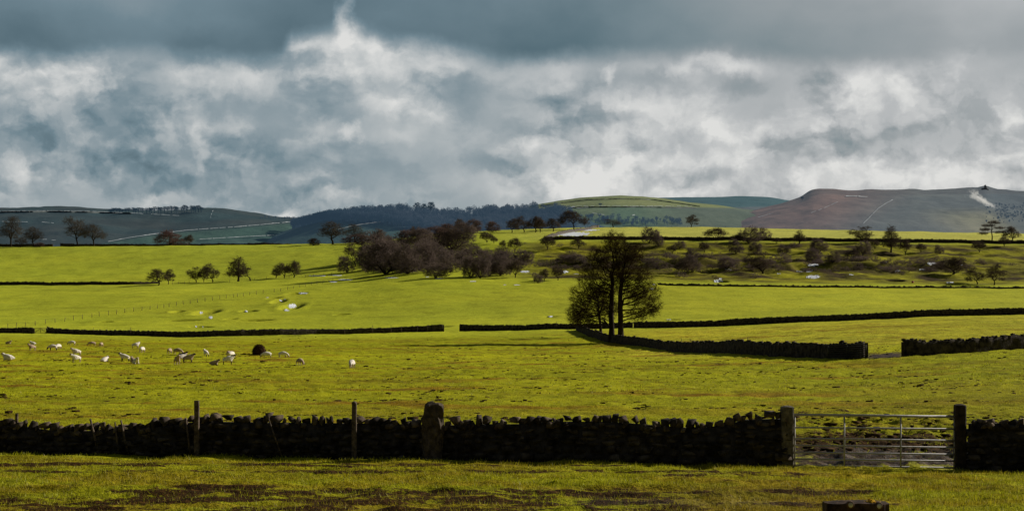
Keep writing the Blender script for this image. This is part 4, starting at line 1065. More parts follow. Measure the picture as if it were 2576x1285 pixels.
# low bramble, dead bracken and saplings that knit the scrub together
def undergrowth():
    r = np.random.default_rng(21); S = Soup(); L_ = []
    for i in range(4):
        g = grow(700 + i, [(0,0,0,-1),(.3,.1,.4,0),(-.3,-.1,.4,0)], [(0,0,.8,1.5,1.4,.8),(.8,0,.6,.9,.9,.6),(-.7,0,1.1,.8,.8,.6)], 40, .25, .5, .02, .4, 6, .55, .06, .4, .06, 1, thr=.2)
        L_.append((np.concatenate([g[0], g[2]]), np.concatenate([g[1], g[3] + len(g[0])])))
    def put(x, Y, s):
        V, Fc = L_[r.integers(4)]; z = float(zg(x, Y)); S.add((V * np.array([s * 1.2, s * 1.2, s])) @ rotz(r.random() * 6.28).T + np.array([x, Y, z]), Fc)
    n = 0
    while n < 430:
        Y = r.uniform(500, 640); px = r.uniform(1200, 2600); x = sx(px, Y); yc, sh = scarp(np.array([x]), np.array([Y]), np.array([px]))
        k = fbm(np.array([x / 18.0]), np.array([Y / 12.0 + 5]), 3)[0] + 1.5 * math.exp(-((Y - yc[0] - 2) / 13) ** 2) * (.35 + sh[0]) - .15 - .25 * sstep(2300, 2500, px)
        if k > .22 + .2 * r.random(): put(x, Y, r.uniform(.45, 1.35)); n += 1
    n = 0
    while n < 260:      # under and between the thicket bushes
        c, d = r.uniform(330, 1500), r.uniform(400, 715)
        top = np.interp(c, [330, 600, 1040, 1100, 1500], [520, 440, 420, 500, 560]); bot = np.interp(c, [330, 650, 900, 1320, 1500], [680, 700, 660, 700, 640])
        if not (top < d < bot): continue
        g = G(*K2(c, d)); put(g.x, g.y, r.uniform(.8, 2.0)); n += 1
    tag(S.build('undergrowth', M['twig_mauve'], None), 'low leafless bramble and dead bracken knitting the thicket and scrub slope together', 'undergrowth', kind='stuff')
undergrowth()

# ----------------------------------------------------------------------------- far hills
def hill(name, label, sky, Yf, Yc, Yb, zfoot, cols, rows_, colfun, amp, prof=1.25, haze=(0, 0, 0), px0=-700, px1=3400):
    sk = np.array(sky, float)
    pxs = np.linspace(px0, px1, cols); t = np.linspace(0, 1, rows_)
    zc = np.interp(pxs, sk[:, 0], sk[:, 1]); zc = np.convolve(np.pad(zc, 2, 'edge'), [.1, .2, .4, .2, .1], 'valid')
    zc = sz(zc, Yc); kn = np.hanning(max(9, cols // 6) | 1); kn /= kn.sum(); zs = np.convolve(np.pad(zc, len(kn) // 2, 'edge'), kn, 'valid')
    Yr = Yf + (Yc - Yf) * t; back = Yc + (Yb - Yc) * np.linspace(.06, 1, 14)
    Y = np.concatenate([Yr, back]); 
    f = np.concatenate([np.sin(t * np.pi / 2) ** prof, 1 - .9 * np.linspace(.06, 1, 14) ** 1.6])
    PX, YY = np.meshgrid(pxs, Y); FF = np.repeat(f[:, None], cols, 1)
    X = (PX - CX) * YY / F; Z = zfoot + (zs[None, :] - zfoot) * FF + (zc - zs)[None, :] * np.clip(FF, 0, 1) ** 7
    fade = np.concatenate([np.clip(t * 3, 0, 1) * (1 - .75 * sstep(.8, 1, t)), np.full(14, .25)])[:, None]
    Z = Z + amp * fade * (fbm(X / 170.0 + Yc, YY / 210.0, 4) + .35 * fbm(X / 45.0, YY / 60.0 + Yc, 3))
    V = np.stack([X, YY, Z], -1).reshape(-1, 3)
    m, nt, out = nmat(name + '_cover')
    g = N(nt, 'ShaderNodeNewGeometry'); a = N(nt, 'ShaderNodeAttribute', attribute_name='tint')
    n1 = noise(nt, g.outputs['Position'], .012, 6, .65); n2 = noise(nt, g.outputs['Position'], .09, 5, .7)
    c = mix(nt, .6, a.outputs['Color'], ramp(nt, n1.outputs['Fac'], [(.3, (.68, .72, .76)), (.7, (1.25, 1.2, 1.16))]).outputs[0], 'MULTIPLY')
    c = mix(nt, .6, c, ramp(nt, n2.outputs['Fac'], [(.3, (.75, .76, .78)), (.7, (1.18, 1.18, 1.15))]).outputs[0], 'MULTIPLY')
    pb = bsdf(nt, out, c, .95, .02, 0, n2.outputs['Fac'], .5, 3.0); pb.inputs['Emission Color'].default_value = (*haze, 1); pb.inputs['Emission Strength'].default_value = 1.0  # emission lays aerial haze over the hill surface
    me = mesh(name, V, grid_faces(len(Y), cols), [m], smooth=True)
    pyv = HZ - F * Z / YY
    col = colfun(PX.ravel(), pyv.ravel(), X.ravel(), YY.ravel())
    add_attr(me, 'tint', np.clip(col, 0, 1))
    o = tag(obj(name, me), label, 'hill', kind='structure')
    Zg, Pg = Z, pyv
    def HG(px, py):
        c_ = np.clip((px - px0) / (px1 - px0) * (cols - 1), 0, cols - 1.001); i = int(c_); s = c_ - i
        p = Pg[:rows_, i] * (1 - s) + Pg[:rows_, i + 1] * s; z = Zg[:rows_, i] * (1 - s) + Zg[:rows_, i + 1] * s
        vis = np.minimum.accumulate(p)
        k = np.nonzero(p <= py)[0]
        if len(k) == 0 or k[0] == 0: j = int(np.argmin(p)) if len(k) == 0 else 0; return Vector(((px - CX) * Y[j] / F, Y[j], z[j]))
        j = k[0]; u = (p[j - 1] - py) / (p[j - 1] - p[j] + 1e-9); yy = Y[j - 1] + (Y[j] - Y[j - 1]) * u
        return Vector(((px - CX) * yy / F, yy, z[j - 1] + (z[j] - z[j - 1]) * u))
    return HG

def lerp(a, b, t): return np.array(a)[None, :] * (1 - t[:, None]) + np.array(b)[None, :] * t[:, None]
def c_left(px, py, x, y):  # cloud shade and blue haze mixed into the moor colour
    n = fbm(x / 130.0, y / 160.0, 3)
    c = lerp((.040, .062, .066), (.052, .058, .056), np.clip(.5 + n, 0, 1))
    low = sstep(-6, 6, py - np.interp(px, [0, 180, 270, 400, 600, 740, 900], [700, 640, 611, 590, 573, 560, 555]))
    c = c * (1 - low[:, None]) + lerp((.048, .092, .076), (.062, .105, .080), np.clip(.5 + n, 0, 1)) * low[:, None]
    l2 = sstep(-5, 5, py - np.interp(px, [480, 500, 700, 850, 960, 1100], [640, 606, 594, 588, 561, 556])) * .35
    c = c * (1 - l2[:, None]) + np.array([.050, .085, .090])[None] * l2[:, None]
    f3 = sstep(2, -8, py - 545) * 0
    return c
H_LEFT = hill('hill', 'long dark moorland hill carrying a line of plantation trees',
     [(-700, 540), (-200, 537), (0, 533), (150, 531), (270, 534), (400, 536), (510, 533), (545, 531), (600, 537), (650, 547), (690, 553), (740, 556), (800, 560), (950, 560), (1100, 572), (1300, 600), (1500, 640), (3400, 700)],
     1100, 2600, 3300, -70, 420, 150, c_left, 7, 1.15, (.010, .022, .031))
def c_wood(px, py, x, y):  # blue distance haze mixed into the hillside colour
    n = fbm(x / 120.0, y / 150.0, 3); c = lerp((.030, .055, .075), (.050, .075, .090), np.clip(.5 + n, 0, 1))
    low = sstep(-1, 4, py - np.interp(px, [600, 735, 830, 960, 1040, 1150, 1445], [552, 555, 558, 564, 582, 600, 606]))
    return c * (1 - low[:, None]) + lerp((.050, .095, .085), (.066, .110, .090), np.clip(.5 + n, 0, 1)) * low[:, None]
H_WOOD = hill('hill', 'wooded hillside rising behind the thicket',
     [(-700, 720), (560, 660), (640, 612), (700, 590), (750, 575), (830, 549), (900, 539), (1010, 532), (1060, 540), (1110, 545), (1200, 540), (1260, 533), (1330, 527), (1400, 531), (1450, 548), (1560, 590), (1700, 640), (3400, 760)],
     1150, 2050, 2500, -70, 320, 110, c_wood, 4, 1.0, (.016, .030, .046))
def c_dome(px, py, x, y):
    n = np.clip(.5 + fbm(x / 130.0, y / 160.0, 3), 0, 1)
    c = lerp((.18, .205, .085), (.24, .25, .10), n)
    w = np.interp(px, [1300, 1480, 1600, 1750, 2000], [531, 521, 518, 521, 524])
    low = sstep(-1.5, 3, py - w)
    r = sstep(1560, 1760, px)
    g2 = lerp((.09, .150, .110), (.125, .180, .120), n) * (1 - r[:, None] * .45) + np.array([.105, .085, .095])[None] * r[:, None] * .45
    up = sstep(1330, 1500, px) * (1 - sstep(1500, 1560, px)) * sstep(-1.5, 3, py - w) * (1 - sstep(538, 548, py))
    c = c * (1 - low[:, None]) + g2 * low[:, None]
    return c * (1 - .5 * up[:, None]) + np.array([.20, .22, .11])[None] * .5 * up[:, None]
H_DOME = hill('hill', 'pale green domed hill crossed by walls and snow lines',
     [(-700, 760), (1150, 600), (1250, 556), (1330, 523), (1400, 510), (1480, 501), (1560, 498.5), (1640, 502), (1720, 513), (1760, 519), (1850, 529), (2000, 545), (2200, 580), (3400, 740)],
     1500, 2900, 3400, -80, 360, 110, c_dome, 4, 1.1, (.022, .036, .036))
def c_plat(px, py, x, y):  # slate-blue distance haze carried in the base colour
    n = np.clip(.5 + fbm(x / 160.0, y / 260.0, 3), 0, 1); c = lerp((.052, .095, .110), (.066, .108, .120), n)
    low = sstep(-2, 4, py - np.interp(px, [1600, 1800, 1900, 2050], [530, 523, 519, 516])); return c * (1 - low[:, None] * .7) + np.array([.135, .115, .125])[None] * low[:, None] * .7
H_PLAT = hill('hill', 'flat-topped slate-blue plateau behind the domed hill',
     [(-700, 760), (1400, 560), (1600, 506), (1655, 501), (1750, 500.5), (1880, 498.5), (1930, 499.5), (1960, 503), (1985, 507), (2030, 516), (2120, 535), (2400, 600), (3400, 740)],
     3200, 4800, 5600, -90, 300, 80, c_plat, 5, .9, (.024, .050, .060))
def c_right(px, py, x, y):  # cloud shade and haze worked into the base tones
    n = np.clip(.5 + 1.2 * fbm(x / 110.0, y / 190.0, 4), 0, 1)
    c = lerp((.165, .100, .086), (.215, .132, .108), n)
    b = sstep(2050, 2280, px + (py - 530) * 1.2)
    c = c * (1 - b[:, None]) + lerp((.095, .112, .115), (.118, .130, .125), n) * b[:, None]
    g_ = sstep(2280, 2440, px - (py - 540) * 1.5) * sstep(515, 550, py)  # sunlit lower flank painted paler
    c = c * (1 - g_[:, None]) + lerp((.21, .205, .13), (.26, .245, .155), n) * g_[:, None]
    d = sstep(2440, 2520, px + (520 - py) * 1.0) * (1 - sstep(555, 585, py + (px - 2540) * -.6))
    c = c * (1 - .75 * d[:, None]) + np.array([.070, .092, .108])[None] * .75 * d[:, None]
    rim = sstep(6, 1, py - np.interp(px, [2000, 2060, 2160, 2300, 2450], [513, 485, 490, 486, 484])) * (py < 520)
    return c * (1 - .5 * rim[:, None]) + np.array([.07, .062, .06])[None] * .5 * rim[:, None]
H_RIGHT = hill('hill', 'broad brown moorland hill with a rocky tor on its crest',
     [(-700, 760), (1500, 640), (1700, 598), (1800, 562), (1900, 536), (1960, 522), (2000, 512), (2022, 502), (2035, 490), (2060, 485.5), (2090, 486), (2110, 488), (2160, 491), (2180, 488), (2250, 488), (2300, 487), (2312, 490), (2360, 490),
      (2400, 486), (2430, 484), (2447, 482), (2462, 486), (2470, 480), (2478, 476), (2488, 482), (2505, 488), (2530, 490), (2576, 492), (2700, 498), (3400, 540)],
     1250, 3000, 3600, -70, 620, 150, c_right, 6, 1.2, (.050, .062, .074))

# crest tor
def tor():
    c = H_RIGHT(2478, 477); root = None; S = Soup(); r = np.random.default_rng(4)
    for i, (dx, dz, w, h) in enumerate(((0, 4, 20, 9), (-5, 3, 14, 7), (6, 2, 16, 6), (1, 10, 9, 6), (0, 14, 5, 5))):
        V, Fc = STONES[i]; S.add(V * np.array([w, 10, h]) * .62 + np.array([dx, 0, dz - 2]) * .62, Fc)
    o = S.build('rocky_tor', simple_mat('tor_rock', (.10, .11, .12), (.18, .18, .19), .3), None); o.location = c  # rock base shifted to the blue-grey of distance haze
    tag(o, 'jagged rocky tor poking up from the moorland crest beside the smoke', 'rock')
tor()

# snow lying along the field walls and in hollows
def drift(seq, wpx, H, label=None, broken=.35, lift=.35, mat='snowfar'):
    """a thin irregular drift lying along a line of ground points"""
    seq = np.array(seq, float); d = np.concatenate([[0], np.cumsum(np.hypot(np.diff(seq[:, 0]), np.diff(seq[:, 1])))]); n = max(4, int(d[-1] / 3))
    t = np.linspace(0, d[-1], n); px = np.interp(t, d, seq[:, 0]); py = np.interp(t, d, seq[:, 1]) + .5 * np.array([perlin(np.array([a / 14.]), np.array([seq[0, 0]]))[0] for a in t])
    r = np.random.default_rng(int(seq[0, 0] * 7 + seq[0, 1])); V, Fc = [], []
    on = fbm(t / 9.0 + seq[0, 1], 0 * t, 4) > -.38 + broken
    w = .72 * wpx * (.5 + .5 * np.abs(fbm(t / 9.0, 0 * t + 4.2, 3)) * 2)
    for i in range(n - 1):
        if not on[i]: continue
        a = [H(px[i], py[i]), H(px[i + 1], py[i + 1]), H(px[i + 1], py[i + 1] - w[i + 1]), H(px[i], py[i] - w[i])]
        k = len(V); V += [(p.x, p.y, p.z + lift) for p in a]; Fc.append((k, k + 1, k + 2, k + 3))
    if not Fc: return
    o = obj('snow_drift', mesh('snow_drift', V, Fc, [M[mat]]))
    tag(o, label or 'thin broken line of snow along a far field wall', 'snow', 'snow lines along the far field walls' if label is None else None, 'structure')
drift([(272, 611), (330, 600), (400, 590)], 2.0, H_LEFT, broken=-.3, lift=1.5)
drift([(404, 590), (470, 582), (600, 573), (740, 560)], 1.8, H_LEFT, broken=.1, lift=1.5)
drift([(745, 559), (800, 556)], 1.3, H_LEFT, broken=-.1, lift=1.5)
drift([(502, 605), (600, 599), (700, 594), (800, 590)], 1.7, H_LEFT, broken=.05, lift=1.5)
drift([(530, 552), (532, 541), (536, 532)], 2.6, H_LEFT, broken=0, lift=1.5)
drift([(0, 534), (120, 532.5), (230, 534), (360, 540)], 1.2, H_LEFT, broken=.05, lift=1.5)
drift([(380, 541), (450, 545)], 1.2, H_LEFT, broken=.1, lift=1.5)
drift([(5, 560), (70, 561)], 1.4, H_LEFT, broken=.1, lift=1.5); drift([(105, 561), (135, 564)], 1.2, H_LEFT, broken=.1, lift=1.5)
drift([(107, 605.5), (118, 605.5)], 1.6, H_LEFT, broken=-.5, lift=1.5); drift([(130, 607), (140, 607)], 1.3, H_LEFT, broken=-.5, lift=1.5)
drift([(850, 582), (890, 572), (920, 567), (958, 563)], 2.6, H_WOOD, broken=-.4, lift=2.0)
drift([(1380, 539), (1400, 533), (1447, 523)], 3.4, H_DOME, 'bold white snow drift bending down the domed hill', -.5, 2.0)
drift([(1440, 521), (1520, 520), (1640, 520.5), (1740, 521)], 1.1, H_DOME, broken=.25, lift=1.5)
drift([(1450, 526), (1480, 524)], 1.4, H_DOME, broken=.1, lift=1.5); drift([(1490, 538), (1520, 543)], 1.4, H_DOME, broken=.1, lift=1.5)
drift([(1590, 545), (1597, 543)], 2.4, H_DOME, broken=-.5, lift=1.5)
drift([(2172, 566), (2190, 548), (2210, 527), (2232, 513), (2246, 506)], 2.6, H_RIGHT, 'longest white snow gully streaking down the brown hill', -.1, 2.0)
drift([(2040, 538), (2070, 527), (2108, 510)], 1.6, H_RIGHT, broken=.15, lift=1.5)
drift([(1907, 549), (1945, 538)], 1.3, H_RIGHT, broken=.0, lift=1.5); drift([(1832, 543), (1860, 540)], 1.3, H_RIGHT, broken=-.2, lift=1.5); drift([(1834, 549), (1866, 543)], 1.0, H_RIGHT, broken=.1, lift=1.5)
drift([(2128, 496), (2150, 496), (2182, 498)], 3.2, H_RIGHT, 'speckled snow patch under the crest of the brown hill', .1, 1.5)
# dark walls on the far hills (thin hedged lines)
def hill_wall(seq, H, label, h=2.2):
    P = []
    seq = np.array(seq, float); d = np.concatenate([[0], np.cumsum(np.hypot(np.diff(seq[:, 0]), np.diff(seq[:, 1])))]); n = max(5, int(d[-1] / 4)); t = np.linspace(0, d[-1], n)
    V, Fq = [], []
    for a in t:
        p = H(np.interp(a, d, seq[:, 0]), np.interp(a, d, seq[:, 1])); hh = h * (1 + .35 * random.uniform(-1, 1))
        V += [(p.x, p.y - .8, p.z - 1), (p.x, p.y - .6, p.z + hh), (p.x, p.y + .6, p.z + hh), (p.x, p.y + .8, p.z - 1)]
    o = obj('field_wall', mesh('field_wall', V, grid_faces(n, 4), [M['farwall']])); tag(o, label, 'field wall')
M['farwall'] = simple_mat('hill_wall_stone', (.06, .075, .08), (.10, .115, .12), .2)  # stone base lightened toward the haze colour
hill_wall([(1330, 524), (1400, 513), (1480, 503.5), (1560, 501), (1640, 503), (1720, 514), (1760, 520)], H_DOME, 'dark wall along the crown of the domed hill', 1.2)
hill_wall([(1340, 530), (1420, 524), (1480, 522), (1600, 522), (1750, 524)], H_DOME, 'dark wall crossing the middle of the domed hill', 1.5)
hill_wall([(0, 535.5), (120, 534), (230, 535.5), (330, 539)], H_LEFT, 'dark wall along the brow of the moorland hill', 2.0)

# woodland mass and plantation
def light_tree(seed, narrow=1.0):
    tv, tf, cv, cf = grow(seed, [(0,0,0,-1),(.1,0,3.5,0),(-.1,0,7.0,1)], [(0,0,8.2,4.2*narrow,4.0*narrow,4.0),(0,0,10.6,3.6*narrow,3.4*narrow,2.6)], 60, .4, 2.2, .08, .38, 5, 1.5, .42, .2, .4, 1, thr=.3)
    V = np.concatenate([tv, cv]); Fc = np.concatenate([tf, cf + len(tv)]); return V, Fc
LT = [light_tree(500 + i) for i in range(4)]
def woodland(name, spots, label, mat, smin, smax):
    S = Soup(); r = np.random.default_rng(9)
    for p in spots:
        V, Fc = LT[r.integers(4)]; s = r.uniform(smin, smax); a = r.random() * 6.28
        W = V @ rotz(a).T * np.array([s * 1.15, s * 1.15, s]) + np.array([p.x, p.y, p.z - .5]); S.add(W, Fc)
    tag(S.build(name, mat, None), label, 'woodland', kind='stuff')
r = np.random.default_rng(12); sp_ = []
topl = np.array([(735, 574), (830, 550), (900, 540), (1010, 533), (1110, 546), (1200, 541), (1260, 534), (1330, 528), (1400, 532), (1440, 546)])
for i in range(1500):
    px = r.uniform(735, 1445); tl = np.interp(px, topl[:, 0], topl[:, 1]); bl = np.interp(px, [735, 830, 960, 1040, 1150, 1445], [554, 556, 562, 580, 596, 600])
    py = tl + (max(bl, tl + 2) - tl) * r.random() ** 1.1
    sp_.append(H_WOOD(px, py))
woodland('woodland', sp_, 'leafless blue-grey wood covering the hillside behind the thicket', M['wood_far'], .65, 1.05)
sp_ = [H_LEFT(px, py) for px, py in [(660 + 7 * i + r.normal(0, 2), 550 + .25 * i + r.normal(0, .6)) for i in range(14)]]
woodland('woodland', sp_, 'low scrubby copse on the saddle between moorland hill and wood', M['wood_far'], .25, .5)
sp_ = [H_DOME(r.uniform(1400, 1560), r.uniform(548, 566)) for i in range(90)] + [H_DOME(r.uniform(1560, 1720), r.uniform(556, 568)) for i in range(60)]
woodland('woodland', sp_, 'sparse dark conifers and scrub at the foot of the domed hill', M['wood_far'], .4, .8)
sp_ = [H_RIGHT(r.uniform(2480, 2620), r.uniform(515, 560)) for i in range(170)]
woodland('woodland', sp_, 'dark scrub on the hillside under the drifting smoke', M['wood_far'], .2, .4)
PG = 'plantation trees in a line on the moorland hill'
def far_tree(px, top, label, w, py=None, H=H_LEFT, grp=PG):
    g = H(px, py if py else 533); k = 'far%d' % random.randrange(3)
    return plant(k, 'broadleaf_tree', label, 'tree', px, 0, top, w, grp, base=g)
for i, px in enumerate(np.linspace(318, 488, 22)):
    far_tree(px + random.gauss(0, 1.5), np.interp(px, [318, 400, 460, 488], [523, 520, 517, 516]) + random.gauss(0, 1.2), 'slim plantation tree in the open line on the moorland hill', random.uniform(9, 13), np.interp(px, [318, 490], [538, 536]))
for i, px in enumerate((279, 286, 294, 301, 308)): far_tree(px, (526, 523, 523, 523, 526)[i], 'dense rounded tree in the clump where the plantation line starts', 15, 536)
for i, px in enumerate((492, 499, 506)): far_tree(px, (518, 516, 520)[i], 'dense rounded tree in the clump closing the plantation line', 14, 534)
for px, tp, w, lab in ((1049, 509, 17, 'first tall tree standing above the wood'), (1067, 512, 13, 'slim middle tree standing above the wood'), (1084, 508, 18, 'third tall tree standing above the wood, roundest head')):
    far_tree(px, tp, lab, w, 545, H_WOOD, 'tall trees standing above the wood')
far_tree(1510, 511, 'single dot-like tree on the middle wall of the domed hill', 9, 519, H_DOME, None)
far_tree(2018, 495, 'lone stunted tree by the crags of the brown hill', 8, 504, H_RIGHT, None)

# ----------------------------------------------------------------------------- snow patches
def snow_patch(px, py, w, h, label, seed, lift=.05):
    c = G(px, py); r = np.random.default_rng(seed); h = h * .85
    nx = int(np.clip(w * 1.6, 10, 90)); ny = int(np.clip(h * 2.6, 6, 26))
    U, Wv = np.meshgrid(np.linspace(-1.12, 1.12, nx), np.linspace(-1.12, 1.12, ny))
    d = np.hypot(U, Wv) + .55 * fbm(U * w / 9.0 + seed, Wv * h / 3.0, 4) + .25 * (r.random(U.shape) - .5)
    sh = r.choice([-.45, .45]) * .5
    idx = -np.ones(U.shape, int); V = []; Fc = []
    def vid(i, j):
        if idx[i, j] < 0:
            g = G(px + U[i, j] * w / 2 + Wv[i, j] * w * .12 * sh, py + Wv[i, j] * h / 2, max(4, c.y - 45), c.y + 45)
            idx[i, j] = len(V); V.append((g.x, g.y, g.z + lift + .05 * max(0, 1 - d[i, j])))
        return idx[i, j]
    for i in range(ny - 1):
        for j in range(nx - 1):
            if (d[i, j] + d[i + 1, j] + d[i, j + 1] + d[i + 1, j + 1]) / 4 < .86: Fc.append((vid(i, j), vid(i, j + 1), vid(i + 1, j + 1), vid(i + 1, j)))
    if not Fc: return
    tag(obj('snow_patch', mesh('snow_patch', V, Fc, [M['snow']], smooth=True)), label, 'snow', 'snow patches lying in the fields', 'structure')
SP = [(1440, 589, 98, 14, 'long white drift below the pale wall on the skyline'), (1478, 579, 58, 6, 'upper end of the drift beside the pale wall'),
 (735, 771, 22, 15, 'brightest snow patch deep in the pasture hollow'), (722, 781, 14, 5, 'foot of the bright snow in the pasture hollow'), (764, 738.5, 24, 4, 'flat snow lens beside the highest hollow'), (706, 758, 9, 5, 'snow fleck in the small upper hollow'),
 (716, 754, 8, 2.6, 'snow chip above the small upper hollow'), (506, 788, 9, 7, 'snow fleck inside the round hollow'), (530, 799, 11, 8, 'slanting snow fleck on the lip of the round hollow'), (620, 784.5, 9, 4, 'snow chip in the shallow hollow'),
 (506, 823, 32, 3.4, 'flat snow strip just above the long wall'), (672, 749, 9, 2, 'tiny snow dash beside the wire fence'),
 (800, 694, 44, 3.4, 'snow strip under the thicket edge, outer end'), (845, 693, 40, 2.5, 'snow strip under the thicket edge, inner end'), (838, 709, 22, 4, 'snow streak on the flat field below the fence end'), (870, 704, 42, 4.5, 'broad snow streak below the thicket corner'),
 (985, 699, 40, 2.5, 'thin snow line beneath the biggest mauve bush'), (1105, 701, 26, 3.5, 'snow streak beside the lone low mauve bush'), (1075, 697, 10, 2.5, 'snow chip before the lone low mauve bush'),
 (1190, 708, 18, 3, 'snow speckle below the leggy clump'), (1300, 717, 18, 2.6, 'snow dash at the foot of the slope past the leggy clump'), (1270, 717, 9, 2.5, 'snow chip at the foot of the slope'),
 (1320, 684, 26, 7, 'slanted snow patch beyond the leggy clump'), (1422, 685, 17, 7, 'slanted snow patch nearest the twin trees'), (1385, 797.5, 17, 2.8, 'small white pool of snow on the flat field beside the twin trees'), (1450, 690, 14, 2.4, 'snow dash touching the twin tree crown'),
 (1640, 727, 10, 5, 'snow fleck just past the twin trees'), (1645, 716, 8, 2.5, 'snow chip above the fleck past the twin trees'), (1806, 708, 29, 6.5, 'rounded snow pool in the hollow at the slope foot'), (1812, 702, 10, 3.5, 'upper crumb of the rounded snow pool'),
 (2046, 697, 36, 11, 'largest slanted snow bank at the foot of the dark slope'), (2045, 668, 34, 12, 'broken snow on the dark scarp'), (2036, 682, 20, 8, 'ragged snow between the scarp and the largest bank'), (2010, 684, 22, 3, 'snow streak beside the ragged snow'),
 (2342, 664, 25, 11, 'bright snow patch beside the spreading slope thorn'), (2320, 679, 18, 3.5, 'snow streak below the bright patch by the spreading thorn'), (2258, 682, 18, 3.5, 'snow strip on the lit knoll'), (2390, 712, 26, 4.5, 'snow lying in the hollow below the two slope-foot thorns'),
 (1832, 679, 18, 2.5, 'snow dash on the dark slope foot'), (1960, 689, 14, 2.5, 'snow dash toward the largest bank'), (2230, 660, 7, 3, 'snow crumb on the scarp'), (2140, 692, 16, 2.5, 'snow dash past the largest bank'), (2420, 667, 7, 3, 'snow crumb past the spreading thorn'),
 (2190, 797.5, 130, 1.8, 'thin snow line under the climbing wall'), (1685, 804.5, 18, 2, 'snow sliver in the dip before the climbing wall')]
for i, (px, py, w, h, lab) in enumerate(SP): snow_patch(px, py, w, h, lab, 40 + i)

# red tub on the slope
def red_tub():
    g = G(2296, 712); root = empty('feed_tub', g); tag(root, 'tiny red feed tub on the lit grass below the slope', 'feed tub')
    S = Soup(); S.tube((0, 0, -.05), (0, 0, .62), .34, .42, 14, True); S.build('tub_body', M['redtub'], root)
    S = Soup(); S.tube((0, 0, .60), (0, 0, .67), .46, .46, 14, True); S.build('rim', M['redtub'], root)
red_tub()

# ----------------------------------------------------------------------------- hay heap
def hay():
    g = G(652, 893); root = empty('hay_heap', g); tag(root, 'dark brown rounded heap of old hay among the grazing sheep', 'hay')
    s = F / g.y; W = 32 / s; H = 26 / s
    bm = bmesh.new(); bmesh.ops.create_icosphere(bm, subdivisions=4, radius=1.0)
    for v in bm.verts:
        p = v.co.copy(); z = p.z
        q = 1.0 if z < 0 else (1 - z ** 3.2) ** .38 if z < 1 else 0
        hr = math.hypot(p.x, p.y) + 1e-6; rr = q * (1.08 - .18 * max(0, z))
        n = float(fbm(np.array([p.x * 2.2 + 3]), np.array([p.y * 2.2 + z * 2.7]), 4)[0])
        v.co = Vector((p.x / hr * rr * W / 2 * (1 + .12 * n) * (hr > .02), p.y / hr * rr * W / 2 * (1 + .12 * n) * (hr > .02), max(-.2, z) * H * (1 + .05 * n)))
    me = bpy.data.meshes.new('hay_mound'); bm.to_mesh(me); bm.free(); me.materials.append(M['hay']); obj('hay_mound', me, root)
    r = np.random.default_rng(8); n = 2600
    th = r.random(n) * 6.28; zz = r.random(n) ** .8; q = (1 - zz ** 3.2).clip(0) ** .38 * (1.08 - .18 * zz)
    p = np.stack([np.cos(th) * q * W / 2, np.sin(th) * q * W / 2, zz * H], 1)
    k = n // 3; p[:k] = np.stack([r.normal(-.6, 1.2, k) - .4, r.normal(-.3, .5, k), np.full(k, .03)], 1)
    zoff = np.array([float(z) for z in zg(p[:k, 0] + g.x, p[:k, 1] + g.y)]) - g.z; p[:k, 2] = zoff + .03
    d = r.normal(0, 1, (n, 3)); d[:, 2] -= .3; d /= np.linalg.norm(d, axis=1)[:, None]; sgn = np.cross(d, r.normal(size=(n, 3))); sgn /= np.linalg.norm(sgn, axis=1)[:, None]
    V = np.stack([p - sgn * .02, p + sgn * .02, p + d * .22], 1).reshape(-1, 3)
    obj('straw', mesh('straw', V, np.arange(n * 3).reshape(-1, 3), [M['hay']]), root)
hay()

